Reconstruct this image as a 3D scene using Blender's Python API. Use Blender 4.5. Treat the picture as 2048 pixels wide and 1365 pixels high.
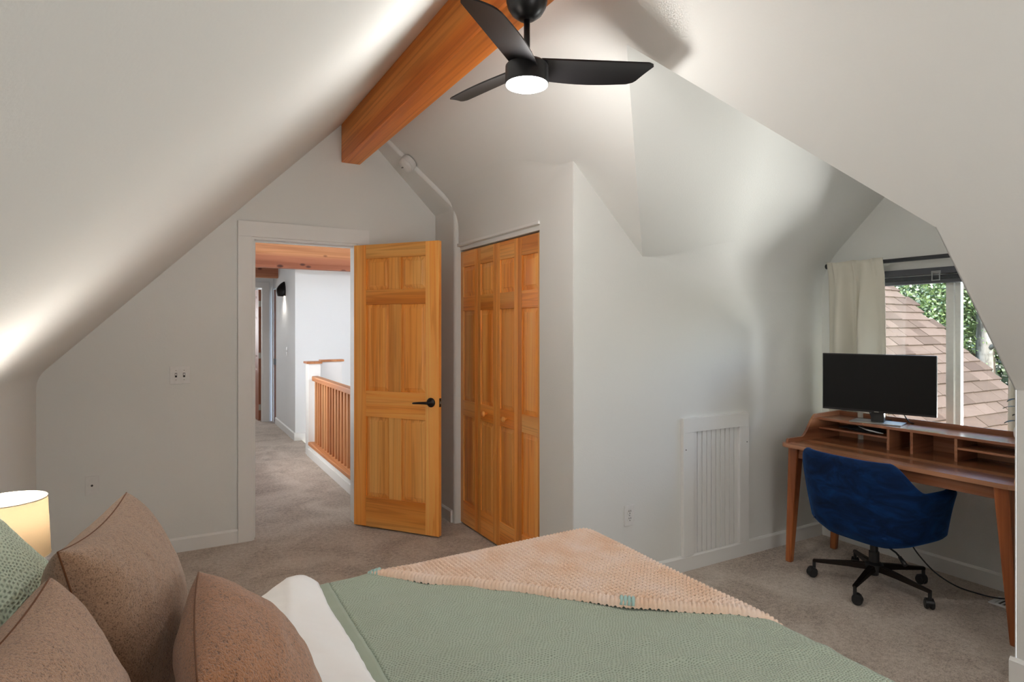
import bpy, bmesh, math, random
import numpy as np
from mathutils import Vector, Matrix

for o in list(bpy.data.objects):
    bpy.data.objects.remove(o, do_unlink=True)
SC = bpy.context.scene
COL = SC.collection
random.seed(7)
rng = np.random.default_rng(7)
PI = math.pi
R = math.radians

# ------------------------------------------------------------------ camera
FPX, HOR, YAW, EYE = 1219.0, 656.0, R(29.5), 1.44
cd = bpy.data.cameras.new('camera')
cd.sensor_fit = 'HORIZONTAL'; cd.sensor_width = 36.0
cd.lens = 36.0 * FPX / 2048.0
cd.shift_y = (HOR - 682.5) / 2048.0
cd.clip_start = 0.02; cd.clip_end = 200
cam = bpy.data.objects.new('camera', cd); COL.objects.link(cam)
cam.location = (0, 0, EYE)
cam.rotation_euler = (R(90), 0, -YAW)
SC.camera = cam

# ------------------------------------------------------------------ world, sun, exposure
w = bpy.data.worlds.new('sky'); SC.world = w; w.use_nodes = True
wn, wl = w.node_tree.nodes, w.node_tree.links
sky = wn.new('ShaderNodeTexSky'); sky.sky_type = 'NISHITA'; sky.sun_disc = False
sky.sun_elevation = R(48); sky.sun_rotation = R(195); sky.air_density = 1.0; sky.dust_density = 2.0
wn['Background'].inputs[1].default_value = 1.25
wl.new(sky.outputs[0], wn['Background'].inputs[0])

sd = bpy.data.lights.new('sun', 'SUN'); sd.energy = 2.5; sd.angle = R(0.6); sd.color = (1.0, 0.95, 0.86)
so = bpy.data.objects.new('sun', sd); COL.objects.link(so)
so.rotation_euler = Vector((0.32, -0.46, -0.85)).to_track_quat('-Z', 'Y').to_euler()
so.location = (0, -5, 12)

def area(name, loc, direction, sx, sy, power, color=(1, 1, 1), portal=False):
    d = bpy.data.lights.new(name, 'AREA'); d.shape = 'RECTANGLE'; d.size = sx; d.size_y = sy
    d.energy = power; d.color = color
    if portal: d.cycles.is_portal = True
    o = bpy.data.objects.new(name, d); COL.objects.link(o); o.location = loc
    o.rotation_euler = Vector(direction).to_track_quat('-Z', 'Z').to_euler()
    return o

area('dormer_window_daylight_portal', (4.06, 1.86, 1.28), (-1, 0, 0), 1.08, 1.0, 1, portal=True)
area('dormer_bounce_fill', (4.62, 1.86, 0.34), (-0.80, 0.14, 0.56), 1.25, 0.75, 106, (1.0, 0.99, 0.96))  # added panel outside below the sill, brightens the dormer slope like bounced daylight
area('hall_fill', (0.42, 6.4, 1.55), (1, 0, 0.25), 2.2, 1.2, 17.5, (1.0, 0.995, 0.985))  # added fill inside the hall, its left wall has no window
area('end_room_fill', (0.3, 11.6, 1.5), (0.6, -0.7, 0), 1.2, 1.2, 22, (0.97, 0.985, 1.0))  # invented unseen light for the end room, no window modelled
area('back_fill', (1.3, -0.56, 1.30), (0, 1, -0.16), 1.1, 1.0, 9, (1.0, 0.985, 0.96))  # added fill behind the camera, the back wall is solid

SC.view_settings.view_transform = 'Standard'
SC.view_settings.look = 'None'
SC.view_settings.exposure = 0.97
SC.view_settings.gamma = 1.0
SC.view_settings.use_curve_mapping = False

# ------------------------------------------------------------------ helpers
def srgb(r, g, b):
    f = lambda c: (c / 255 / 12.92) if c <= 10 else ((c / 255 + 0.055) / 1.055) ** 2.4
    return (f(r), f(g), f(b), 1.0)

class Mat:
    def __init__(s, name):
        s.m = bpy.data.materials.new(name); s.m.use_nodes = True
        s.n, s.l = s.m.node_tree.nodes, s.m.node_tree.links
        s.b = s.n['Principled BSDF']; s.out = s.n['Material Output']
    def new(s, t, **kw):
        nd = s.n.new('ShaderNode' + t)
        for k, v in kw.items():
            if k.startswith('i_'):
                key = k[2:]
                nd.inputs[int(key) if key.isdigit() else key.replace('_', ' ')].default_value = v
            else: setattr(nd, k, v)
        return nd
    def link(s, a, b): s.l.new(a, b)
    def set(s, **kw):
        for k, v in kw.items(): s.b.inputs[k.replace('_', ' ')].default_value = v
        return s
    def ramp(s, fac, stops):
        r = s.new('ValToRGB'); cr = r.color_ramp
        while len(cr.elements) < len(stops): cr.elements.new(0.5)
        for e, (p, c) in zip(cr.elements, stops): e.position = p; e.color = c
        s.link(fac, r.inputs[0]); return r.outputs[0]
    def coords(s, scale=(1, 1, 1), kind='Object', rnd=False):
        tc = s.new('TexCoord'); mp = s.new('Mapping'); mp.inputs['Scale'].default_value = scale
        src = tc.outputs[kind]
        if rnd:
            oi = s.new('ObjectInfo'); ml = s.new('VectorMath', operation='SCALE'); ml.inputs[0].default_value = (7.3, 5.1, 9.7)
            s.link(oi.outputs['Random'], ml.inputs['Scale'])
            ad = s.new('VectorMath', operation='ADD'); s.link(src, ad.inputs[0]); s.link(ml.outputs[0], ad.inputs[1]); src = ad.outputs[0]
        s.link(src, mp.inputs['Vector']); return mp.outputs[0]
    def noise(s, vec, scale=5, detail=3, rough=0.5, dist=0.0):
        n = s.new('TexNoise'); n.inputs['Scale'].default_value = scale; n.inputs['Detail'].default_value = detail
        n.inputs['Roughness'].default_value = rough; n.inputs['Distortion'].default_value = dist
        s.link(vec, n.inputs['Vector']); return n.outputs[0]
    def mix(s, fac, a, b, mode='MIX'):
        m = s.new('MixRGB', blend_type=mode)
        for i, v in ((0, fac), (1, a), (2, b)):
            if isinstance(v, (int, float, tuple)): m.inputs[i].default_value = v
            else: s.link(v, m.inputs[i])
        return m.outputs[0]
    def math(s, op, a, b=0.0):
        m = s.new('Math', operation=op)
        for i, v in ((0, a), (1, b)):
            if isinstance(v, (int, float)): m.inputs[i].default_value = v
            else: s.link(v, m.inputs[i])
        return m.outputs[0]
    def bump(s, h, strength=0.3, dist=0.01):
        b = s.new('Bump'); b.inputs['Strength'].default_value = strength; b.inputs['Distance'].default_value = dist
        s.link(h, b.inputs['Height']); s.link(b.outputs[0], s.b.inputs['Normal']); return b
    def color(s, c): s.link(c, s.b.inputs['Base Color'])

def plain(name, col, rough=0.5, metal=0.0, spec=0.5, emit=None, estr=0.0):
    m = Mat(name); m.set(Base_Color=col, Roughness=rough, Metallic=metal)
    m.b.inputs['Specular IOR Level'].default_value = spec
    c = m.coords(); n = m.noise(c, 40, 2)
    lo = tuple(x * 0.94 for x in col[:3]) + (1,)
    m.color(m.ramp(n, [(0.3, lo), (0.7, col)]))
    if emit: m.set(Emission_Color=emit, Emission_Strength=estr)
    return m.m

def paint(name, col, rough=0.75, scale=110, strength=0.12):
    m = Mat(name); m.set(Roughness=rough)
    m.b.inputs['Specular IOR Level'].default_value = 0.25
    c = m.coords()
    big = m.noise(c, 1.3, 2)
    m.color(m.ramp(big, [(0.3, tuple(x * 0.97 for x in col[:3]) + (1,)), (0.7, col)]))
    h = m.noise(c, scale, 4, 0.55)
    m.bump(h, strength, 0.006)
    return m.m

def wood(name, axis, dark, mid, light, rough=0.38, gs=1.0, knots=False, coat=0.0, contrast=1.0):
    m = Mat(name); m.set(Roughness=rough)
    sc = [13 * gs] * 3; sc['xyz'.index(axis)] = 0.34 * gs
    c = m.coords(tuple(sc), rnd=True)
    n1 = m.noise(c, 1.0, 2, 0.5, 0.25)
    wv = m.math('SINE', m.math('MULTIPLY', n1, 46.0))
    wv = m.math('ADD', m.math('MULTIPLY', wv, 0.5), 0.5)
    sc2 = [160 * gs] * 3; sc2['xyz'.index(axis)] = 2.5
    n2 = m.noise(m.coords(tuple(sc2), rnd=True), 1.0, 2, 0.6)
    sc3 = [9 * gs] * 3; sc3['xyz'.index(axis)] = 0.12
    n3 = m.noise(m.coords(tuple(sc3), rnd=True), 1.0, 1, 0.5)
    base = m.ramp(m.math('ADD', m.math('MULTIPLY', n3, 0.7), m.math('MULTIPLY', n1, 0.3)),
                  [(0.36, dark), (0.5, mid), (0.66, light)])
    g = m.ramp(wv, [(0.0, (0.72, 0.6, 0.46, 1)), (0.35, (1, 1, 1, 1)), (1.0, (1, 1, 1, 1))])
    col = m.mix(0.55 * contrast, base, g, 'MULTIPLY')
    col = m.mix(0.22, col, m.ramp(n2, [(0.35, (0.6, 0.52, 0.45, 1)), (0.6, (1, 1, 1, 1))]), 'MULTIPLY')
    if knots:
        sck = [8.5] * 3; sck['xyz'.index(axis)] = 4.2
        v = m.new('TexVoronoi'); v.inputs['Scale'].default_value = 1.0
        m.link(m.coords(tuple(sck), rnd=True), v.inputs['Vector'])
        k = m.ramp(v.outputs['Distance'], [(0.0, (0.06, 0.03, 0.02, 1)), (0.12, (0.25, 0.14, 0.08, 1)), (0.19, (1, 1, 1, 1))])
        col = m.mix(0.9, col, k, 'MULTIPLY')
    oi = m.new('ObjectInfo')
    hs = m.new('HueSaturation'); m.link(col, hs.inputs['Color'])
    m.link(m.math('ADD', m.math('MULTIPLY', oi.outputs['Random'], 0.34), 0.90), hs.inputs['Value'])
    m.color(hs.outputs[0])
    m.bump(n2, 0.06, 0.002)
    if coat: m.b.inputs['Coat Weight'].default_value = coat; m.b.inputs['Coat Roughness'].default_value = 0.25
    return m.m

def tag(o, label=None, cat=None, group=None, kind=None):
    if label: o['label'] = label
    if cat: o['category'] = cat
    if group: o['group'] = group
    if kind: o['kind'] = kind
    return o

def link(name, me, mat, parent=None, smooth=False):
    if mat is not None: me.materials.append(mat)
    if smooth:
        me.polygons.foreach_set('use_smooth', np.ones(len(me.polygons), bool))
    o = bpy.data.objects.new(name, me); COL.objects.link(o)
    if parent is not None: o.parent = parent
    return o

def mesh(name, verts, faces, mat, parent=None, smooth=False):
    me = bpy.data.meshes.new(name); me.from_pydata([tuple(v) for v in verts], [], faces); me.update()
    return link(name, me, mat, parent, smooth)

def empty(name, loc=(0, 0, 0), rz=0.0):
    o = bpy.data.objects.new(name, None); COL.objects.link(o); o.location = loc; o.rotation_euler = (0, 0, rz)
    o.empty_display_size = 0.1
    return o

class MB:
    """collects shapes into one bmesh"""
    def __init__(s): s.bm = bmesh.new()
    def box(s, lo, hi, bev=0.0, seg=2):
        b = bmesh.new()
        vs = [b.verts.new((x, y, z)) for x in (lo[0], hi[0]) for y in (lo[1], hi[1]) for z in (lo[2], hi[2])]
        for f in ((0, 1, 3, 2), (4, 6, 7, 5), (0, 4, 5, 1), (2, 3, 7, 6), (0, 2, 6, 4), (1, 5, 7, 3)):
            b.faces.new([vs[i] for i in f])
        bmesh.ops.recalc_face_normals(b, faces=b.faces)
        if bev: bmesh.ops.bevel(b, geom=list(b.edges), offset=bev, segments=seg, profile=0.6, affect='EDGES')
        s.add(b); return s
    def add(s, b, M=None):
        if M is not None: b.transform(M)
        me = bpy.data.meshes.new('t'); b.to_mesh(me); b.free(); s.bm.from_mesh(me); bpy.data.meshes.remove(me)
    def prism(s, poly, axis, a0, a1, bev=0.0):
        """poly: 2D points in the plane of the two other axes (cyclic order x,y,z without axis)"""
        b = bmesh.new(); k = 'xyz'.index(axis)
        def P(p, a):
            v = list(p); v.insert(k, a); return tuple(v)
        A = [b.verts.new(P(p, a0)) for p in poly]; Bv = [b.verts.new(P(p, a1)) for p in poly]
        b.faces.new(A); b.faces.new(Bv[::-1]); n = len(poly)
        for i in range(n): b.faces.new([A[i], Bv[i], Bv[(i + 1) % n], A[(i + 1) % n]])
        bmesh.ops.recalc_face_normals(b, faces=b.faces)
        if bev: bmesh.ops.bevel(b, geom=list(b.edges), offset=bev, segments=2, profile=0.6, affect='EDGES')
        s.add(b); return s
    def lathe(s, prof, seg=24, M=None, cap=True):
        b = bmesh.new(); rings = []
        for r, z in prof:
            rings.append([b.verts.new((r * math.cos(2 * PI * i / seg), r * math.sin(2 * PI * i / seg), z)) for i in range(seg)])
        for a, c in zip(rings, rings[1:]):
            for i in range(seg): b.faces.new([a[i], a[(i + 1) % seg], c[(i + 1) % seg], c[i]])
        if cap:
            b.faces.new(rings[0][::-1]); b.faces.new(rings[-1])
        bmesh.ops.recalc_face_normals(b, faces=b.faces)
        s.add(b, M); return s
    def tube(s, pts, r, seg=10):
        pts = [Vector(p) for p in pts]; b = bmesh.new(); rings = []
        rr = r if isinstance(r, (list, tuple)) else [r] * len(pts)
        prev = None
        for i, p in enumerate(pts):
            d = (pts[min(i + 1, len(pts) - 1)] - pts[max(i - 1, 0)]).normalized()
            ref = prev if prev is not None else (Vector((0, 0, 1)) if abs(d.z) < 0.9 else Vector((1, 0, 0)))
            x = d.cross(ref).normalized() if d.cross(ref).length > 1e-6 else Vector((1, 0, 0)); y = x.cross(d).normalized(); prev = y
            rings.append([b.verts.new(p + x * math.cos(2 * PI * k / seg) * rr[i] + y * math.sin(2 * PI * k / seg) * rr[i]) for k in range(seg)])
        for a, c in zip(rings, rings[1:]):
            for i in range(seg): b.faces.new([a[i], a[(i + 1) % seg], c[(i + 1) % seg], c[i]])
        b.faces.new(rings[0][::-1]); b.faces.new(rings[-1])
        bmesh.ops.recalc_face_normals(b, faces=b.faces); s.add(b); return s
    def hexa(s, bot, top, bev=0.0):
        b = bmesh.new(); A = [b.verts.new(p) for p in bot]; T = [b.verts.new(p) for p in top]; n = len(bot)
        b.faces.new(A[::-1]); b.faces.new(T)
        for i in range(n): b.faces.new([A[i], A[(i + 1) % n], T[(i + 1) % n], T[i]])
        bmesh.ops.recalc_face_normals(b, faces=b.faces)
        if bev: bmesh.ops.bevel(b, geom=list(b.edges), offset=bev, segments=2, profile=0.6, affect='EDGES')
        s.add(b); return s
    def to(s, name, mat, parent=None, smooth=False, auto=None):
        me = bpy.data.meshes.new(name); s.bm.to_mesh(me); s.bm.free()
        if auto:
            me.polygons.foreach_set('use_smooth', np.ones(len(me.polygons), bool))
            me.set_sharp_from_angle(angle=R(auto))
        return link(name, me, mat, parent, smooth)

def bx(name, lo, hi, mat, parent=None, bev=0.0):
    return MB().box(lo, hi, bev).to(name, mat, parent)

def grid_mesh(name, P, mat, parent=None, uv=None, smooth=True, closed_u=False):
    """P: (nu, nv, 3) array"""
    nu, nv = P.shape[:2]
    idx = np.arange(nu * nv).reshape(nu, nv)
    if closed_u: idx = np.vstack([idx, idx[:1]])
    q = np.stack([idx[:-1, :-1], idx[1:, :-1], idx[1:, 1:], idx[:-1, 1:]], -1).reshape(-1, 4)
    me = bpy.data.meshes.new(name)
    me.vertices.add(nu * nv); me.vertices.foreach_set('co', np.ascontiguousarray(P.reshape(-1, 3), dtype=np.float32).ravel())
    me.loops.add(q.size); me.loops.foreach_set('vertex_index', q.ravel().astype(np.int32))
    me.polygons.add(len(q)); me.polygons.foreach_set('loop_start', np.arange(0, q.size, 4, dtype=np.int32))
    try: me.polygons.foreach_set('loop_total', np.full(len(q), 4, dtype=np.int32))
    except Exception: pass
    me.update(calc_edges=True)
    if uv is not None:
        layer = me.uv_layers.new(name='UVMap')
        layer.data.foreach_set('uv', uv.reshape(-1, 2)[q.ravel()].astype(np.float32).ravel())
    me.validate()
    return link(name, me, mat, parent, smooth)

def copy_tree(o, parent=None):
    c = o.copy(); COL.objects.link(c)
    if parent is not None: c.parent = parent
    for ch in list(o.children): copy_tree(ch, c)
    return c

def vnoise(p, seed=0, octaves=3):
    """cheap smooth pseudo noise from sines, p: (...,2)"""
    r = np.random.default_rng(seed); out = 0; amp = 1.0; fr = 1.0
    for _ in range(octaves):
        for _ in range(4):
            d = r.normal(size=2) * fr; out = out + amp * np.sin(p[..., 0] * d[0] + p[..., 1] * d[1] + r.uniform(0, 6.28)) / 4
        amp *= 0.5; fr *= 2.1
    return out

# ------------------------------------------------------------------ materials
M_WALL = paint('wall_paint', (0.79, 0.792, 0.765, 1))
M_CEIL = paint('ceiling_paint', (0.80, 0.80, 0.775, 1))
M_HALL = paint('hall_paint', (0.84, 0.845, 0.84, 1))
M_TRIM = paint('trim_paint', (0.84, 0.835, 0.815, 1), 0.45, 60, 0.03)
M_WHITE = plain('white_plastic', (0.80, 0.79, 0.77, 1), 0.35)
M_SLOT = plain('dark_slot', (0.03, 0.025, 0.02, 1), 0.6)
M_BLACK = plain('black_metal', (0.012, 0.011, 0.012, 1), 0.34, 0.4)
M_BLACKP = plain('black_plastic', (0.014, 0.014, 0.015, 1), 0.4)
M_BRASS = plain('brushed_steel', (0.5, 0.47, 0.42, 1), 0.35, 0.9)
o1, o2, o3 = srgb(226, 136, 46), srgb(244, 164, 74), srgb(250, 186, 102)
M_DZ = wood('orange_pine_upright', 'z', o1, o2, o3, 0.36, coat=0.2)
M_DX = wood('orange_pine_across', 'x', o1, o2, o3, 0.36, coat=0.2)
b1, b2, b3 = srgb(206, 110, 38), srgb(228, 138, 58), srgb(240, 162, 82)
M_BEAMY = wood('fir_beam_along', 'y', b1, b2, b3, 0.45, 0.55, contrast=1.2)
h1, h2, h3 = srgb(142, 82, 56), srgb(168, 104, 74), srgb(200, 142, 98)
M_BEAMX = wood('fir_tie_beam', 'x', h1, h2, h3, 0.6, 0.6, knots=True)
r1, r2, r3 = srgb(160, 98, 56), srgb(184, 122, 76), srgb(204, 148, 100)
M_RAILZ = wood('oak_baluster', 'z', r1, r2, r3, 0.5)
M_RAILY = wood('oak_rail', 'y', r1, r2, r3, 0.5)
d1, d2, d3 = srgb(116, 70, 46), srgb(154, 100, 70), srgb(188, 134, 100)
M_DESKY = wood('walnut_along', 'y', d1, d2, d3, 0.27, coat=0.35)
M_DESKX = wood('walnut_across', 'x', d1, d2, d3, 0.3, coat=0.3)
M_DESKZ = wood('walnut_leg', 'z', srgb(126, 66, 30), srgb(170, 96, 50), srgb(200, 130, 78), 0.33, 1.3, coat=0.3)
M_FARDOOR = wood('brown_door_edge', 'z', srgb(120, 66, 44), srgb(146, 88, 62), srgb(168, 108, 80), 0.5)

def carpet(name, c1, c2, c3):
    m = Mat(name); m.set(Roughness=0.95); m.b.inputs['Specular IOR Level'].default_value = 0.1
    m.b.inputs['Sheen Weight'].default_value = 0.25
    c = m.coords()
    fine = m.noise(c, 150, 3, 0.75); mid = m.noise(c, 42, 3, 0.7); big = m.noise(c, 2.6, 2, 0.5, 1.2)
    f = m.math('ADD', m.math('MULTIPLY', fine, 0.45), m.math('ADD', m.math('MULTIPLY', mid, 0.3), m.math('MULTIPLY', big, 0.25)))
    m.color(m.ramp(f, [(0.38, c1), (0.49, c2), (0.60, c3)]))
    m.bump(m.math('ADD', fine, m.math('MULTIPLY', mid, 0.9)), 0.9, 0.012)
    return m.m
M_CARPET = carpet('grey_brown_carpet', srgb(150, 130, 116), srgb(208, 191, 175), srgb(234, 221, 208))

def knit_cover(name, base, dark, sx, sy, bstr=0.6):
    m = Mat(name); m.set(Roughness=0.9); m.b.inputs['Specular IOR Level'].default_value = 0.15; m.b.inputs['Sheen Weight'].default_value = 0.2
    uv = m.new('TexCoord').outputs['UV']
    wob = m.new('TexNoise'); wob.inputs['Scale'].default_value = 14; wob.inputs['Detail'].default_value = 3; m.link(uv, wob.inputs['Vector'])
    sub = m.new('VectorMath', operation='SUBTRACT'); m.link(wob.outputs['Color'], sub.inputs[0]); sub.inputs[1].default_value = (0.5, 0.5, 0.5)
    scl = m.new('VectorMath', operation='SCALE'); scl.inputs['Scale'].default_value = 0.035; m.link(sub.outputs[0], scl.inputs[0])
    ad = m.new('VectorMath', operation='ADD'); m.link(uv, ad.inputs[0]); m.link(scl.outputs[0], ad.inputs[1])
    sp = m.new('SeparateXYZ'); m.link(ad.outputs[0], sp.inputs[0])
    row = m.math('MULTIPLY', sp.outputs[1], 2 * PI / sy)
    par = m.math('MULTIPLY', m.math('FLOOR', m.math('DIVIDE', sp.outputs[1], sy)), PI)
    a = m.math('SINE', m.math('ADD', m.math('MULTIPLY', sp.outputs[0], 2 * PI / sx), par))
    b = m.math('SINE', row)
    p = m.math('MULTIPLY', m.math('ADD', m.math('MULTIPLY', a, 0.5), 0.5), m.math('ADD', m.math('MULTIPLY', b, 0.5), 0.5))
    n = m.noise(uv, 90, 2)
    p = m.math('MULTIPLY', p, m.math('ADD', n, 0.45))
    big = m.noise(uv, 3.0, 3)
    basec = m.mix(m.math('MULTIPLY', big, 0.25), base, tuple(x * 0.8 for x in base[:3]) + (1,))
    m.color(m.mix(m.ramp(p, [(0.30, (0, 0, 0, 1)), (0.70, (1, 1, 1, 1))]), basec, dark))
    m.bump(m.math('MULTIPLY', p, -1.0), bstr, 0.006)
    return m.m
M_COVER = knit_cover('sage_crinkle_cotton', srgb(172, 184, 166), srgb(134, 146, 128), 0.0098, 0.0064)
M_SHAM = knit_cover('sage_crinkle_sham', srgb(204, 220, 200), srgb(160, 178, 158), 0.018, 0.0085, 0.7)

def cloth(name, base, scale=300, bstr=0.15, rough=0.9, sheen=0.15, bd=0.003):
    m = Mat(name); m.set(Roughness=rough); m.b.inputs['Specular IOR Level'].default_value = 0.15; m.b.inputs['Sheen Weight'].default_value = sheen
    c = m.coords(); n = m.noise(c, scale, 3, 0.6); big = m.noise(c, 5, 2)
    m.color(m.mix(m.math('MULTIPLY', big, 0.18), base, tuple(x * 0.78 for x in base[:3]) + (1,)))
    m.bump(n, bstr, bd); return m.m
M_FLANGE = cloth('sage_plain_cotton', srgb(160, 170, 152))
M_SHEET = cloth('white_cotton', srgb(247, 246, 245), 200, 0.06, 0.8)
M_CURT = cloth('oatmeal_linen', srgb(226, 222, 208), 260, 0.15)
M_MATT = cloth('mattress_ticking', srgb(215, 210, 200))

def boucle(name, base, dark, aniso=(1, 1, 1)):
    m = Mat(name); m.set(Roughness=0.95); m.b.inputs['Specular IOR Level'].default_value = 0.08; m.b.inputs['Sheen Weight'].default_value = 0.5
    c = m.coords(aniso)
    n = m.noise(c, 340, 3, 0.7, 0.6); n2 = m.noise(c, 130, 2, 0.6, 0.4)
    f = m.math('ADD', m.math('MULTIPLY', n, 0.75), m.math('MULTIPLY', n2, 0.25))
    m.color(m.ramp(f, [(0.36, dark), (0.50, base), (0.75, tuple(min(1, x * 1.25) for x in base[:3]) + (1,))]))
    m.bump(f, 0.7, 0.008); return m.m
M_BOU1 = boucle('tan_boucle', srgb(172, 136, 108), srgb(104, 74, 54))
M_BOU2 = boucle('light_brown_boucle', srgb(184, 144, 114), srgb(112, 78, 56))
M_BOU3 = boucle('rust_boucle', srgb(166, 112, 72), srgb(92, 54, 28), (0.6, 0.6, 1.2))
M_SEAM = cloth('brown_seam', srgb(110, 70, 44))

def throw_mat():
    m = Mat('peach_chunky_yarn'); m.set(Roughness=0.9); m.b.inputs['Specular IOR Level'].default_value = 0.12; m.b.inputs['Sheen Weight'].default_value = 0.3
    uv = m.new('TexCoord').outputs['UV']
    n = m.noise(uv, 420, 3, 0.6); big = m.noise(uv, 7, 3)
    m.color(m.ramp(m.math('ADD', m.math('MULTIPLY', big, 0.7), m.math('MULTIPLY', n, 0.3)),
                   [(0.35, srgb(224, 188, 160)), (0.5, srgb(230, 202, 180)), (0.68, srgb(232, 212, 200))]))
    m.bump(n, 0.35, 0.004); return m.m
M_THROW = throw_mat()
M_TUFT = cloth('mint_yarn', srgb(170, 200, 194), 300, 0.3)

def velvet():
    m = Mat('navy_velvet'); m.set(Roughness=0.75); m.b.inputs['Specular IOR Level'].default_value = 0.2
    m.b.inputs['Sheen Weight'].default_value = 0.6; m.b.inputs['Sheen Roughness'].default_value = 0.35
    m.b.inputs['Sheen Tint'].default_value = srgb(40, 110, 190)
    c = m.coords((1, 1, 2.2)); n = m.noise(c, 5, 3, 0.6, 1.5)
    m.color(m.ramp(n, [(0.30, srgb(0, 20, 50)), (0.5, srgb(2, 34, 74)), (0.75, srgb(5, 52, 104))]))
    m.bump(m.noise(c, 9, 3), 0.25, 0.02); return m.m
M_VELVET = velvet()

def glass(name, rough=0.0, tint=(1, 1, 1, 1)):
    m = Mat(name); n, l = m.n, m.l
    t = m.new('BsdfTransparent'); t.inputs[0].default_value = tint
    g = m.new('BsdfGlossy'); g.inputs['Roughness'].default_value = rough
    fr = m.new('Fresnel'); fr.inputs[0].default_value = 1.35
    mx = m.new('MixShader'); l.new(fr.outputs[0], mx.inputs[0]); l.new(t.outputs[0], mx.inputs[1]); l.new(g.outputs[0], mx.inputs[2])
    l.new(mx.outputs[0], m.out.inputs[0]); return m.m
M_GLASS = glass('window_glass', 0.0, (0.97, 0.98, 0.975, 1))
M_CLEAR = plain('clear_plastic', (0.75, 0.76, 0.78, 1), 0.15)
M_CLEAR.node_tree.nodes['Principled BSDF'].inputs['Transmission Weight'].default_value = 0.6

def shade_mat():
    m = Mat('linen_lampshade'); l = m.l
    d = m.new('BsdfDiffuse'); d.inputs[0].default_value = srgb(150, 134, 108)
    t = m.new('BsdfTranslucent'); t.inputs[0].default_value = srgb(66, 55, 41)
    mx = m.new('MixShader'); mx.inputs[0].default_value = 0.5
    n = m.noise(m.coords((1, 1, 1)), 180, 2); bmp = m.new('Bump'); bmp.inputs['Strength'].default_value = 0.1; bmp.inputs['Distance'].default_value = 0.002
    l.new(n, bmp.inputs['Height']); l.new(bmp.outputs[0], d.inputs['Normal'])
    l.new(d.outputs[0], mx.inputs[1]); l.new(t.outputs[0], mx.inputs[2]); l.new(mx.outputs[0], m.out.inputs[0]); return m.m
M_SHADE = shade_mat()
M_BULB = plain('glowing_bulb', (1, 1, 1, 1), 0.4, emit=(1, 0.86, 0.68, 1), estr=14)
M_LED = plain('glowing_led_lens', (1, 1, 1, 1), 0.4, emit=(1, 0.98, 0.95, 1), estr=9)
M_CERAM = plain('ceramic_base', srgb(206, 196, 180), 0.3)
M_SCREEN = plain('monitor_screen', (0.009, 0.009, 0.009, 1), 0.5, spec=0.2)
M_STEEL = plain('grey_stand_metal', srgb(150, 148, 142), 0.35, 0.6)
M_BLIND = plain('charcoal_blind', srgb(78, 80, 86), 0.6)
M_ROD = plain('charcoal_rod', srgb(52, 54, 58), 0.5)
M_VINYL = plain('white_vinyl', (0.78, 0.79, 0.76, 1), 0.4)

# ------------------------------------------------------------------ room dimensions (metres)
XL, XR = -0.665, 3.0            # knee walls
RX, ZRL, ZRR = 1.167, 2.981, 3.02   # ridge, apex heights of left and right slope planes
YB, YF = -0.62, 4.46            # back and far wall
XC, YP = 1.865, 2.64            # closet wall, panel wall
XW = 3.98                       # window wall
DY, DZ, DE = 1.905, 2.58, 1.845  # dormer ridge line y,z and eave height
YD, DE2 = 1.15, 1.80             # near cheek of the dormer and its eave height
zl = lambda x: ZRL - (RX - x)
zr = lambda x: ZRR - (x - RX)

def structure(o, label, cat): return tag(o, label, cat, kind='structure')

# floors
structure(mesh('floor', [(-0.8, -0.75, 0), (4.1, -0.75, 0), (4.1, 4.52, 0), (-0.8, 4.52, 0)], [(0, 1, 2, 3)], M_CARPET),
          'grey-brown cut pile carpet of the bedroom', 'floor')
structure(mesh('floor_hall', [(0.2, 4.52, 0), (1.5, 4.52, 0), (1.5, 12.6, 0), (0.2, 12.6, 0)], [(0, 1, 2, 3)], M_CARPET),
          'grey carpet of the hallway beyond the open door', 'floor')
structure(mesh('floor_stairwell', [(1.4, 4.52, -2.2), (2.8, 4.52, -2.2), (2.8, 8.2, -2.2), (1.4, 8.2, -2.2)], [(0, 1, 2, 3)], M_CARPET),
          'lower landing carpet at the bottom of the stairwell', 'floor')

# left knee wall + slope, one swept profile each with the soft corner
def fillet_left():
    rad = 0.16; tl = rad * math.tan(R(22.5)); zc = zl(XL)
    pts = []
    for k in range(9):
        a = R(45) * k / 8
        pts.append((XL + rad - rad * math.cos(a), zc - tl + rad * math.sin(a)))
    return pts
fl = fillet_left()
mesh_pts = [(XL, 0.0), fl[0]]
v = []; 
for (x, z) in mesh_pts:
    v += [(x, YB - 0.1, z), (x, YF + 0.02, z)]
structure(mesh('wall_left', v, [(0, 1, 3, 2)], M_WALL), 'low knee wall on the left under the sloped ceiling', 'wall')
pts = fl + [(RX, zl(RX))]
v = []; f = []
for (x, z) in pts: v += [(x, YB - 0.1, z), (x, YF + 0.02, z)]
for i in range(len(pts) - 1): f.append((2 * i, 2 * i + 1, 2 * i + 3, 2 * i + 2))
structure(mesh('ceiling_left', v, f, M_CEIL, smooth=True), 'sloped white ceiling falling to the left of the ridge beam', 'ceiling')

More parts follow.
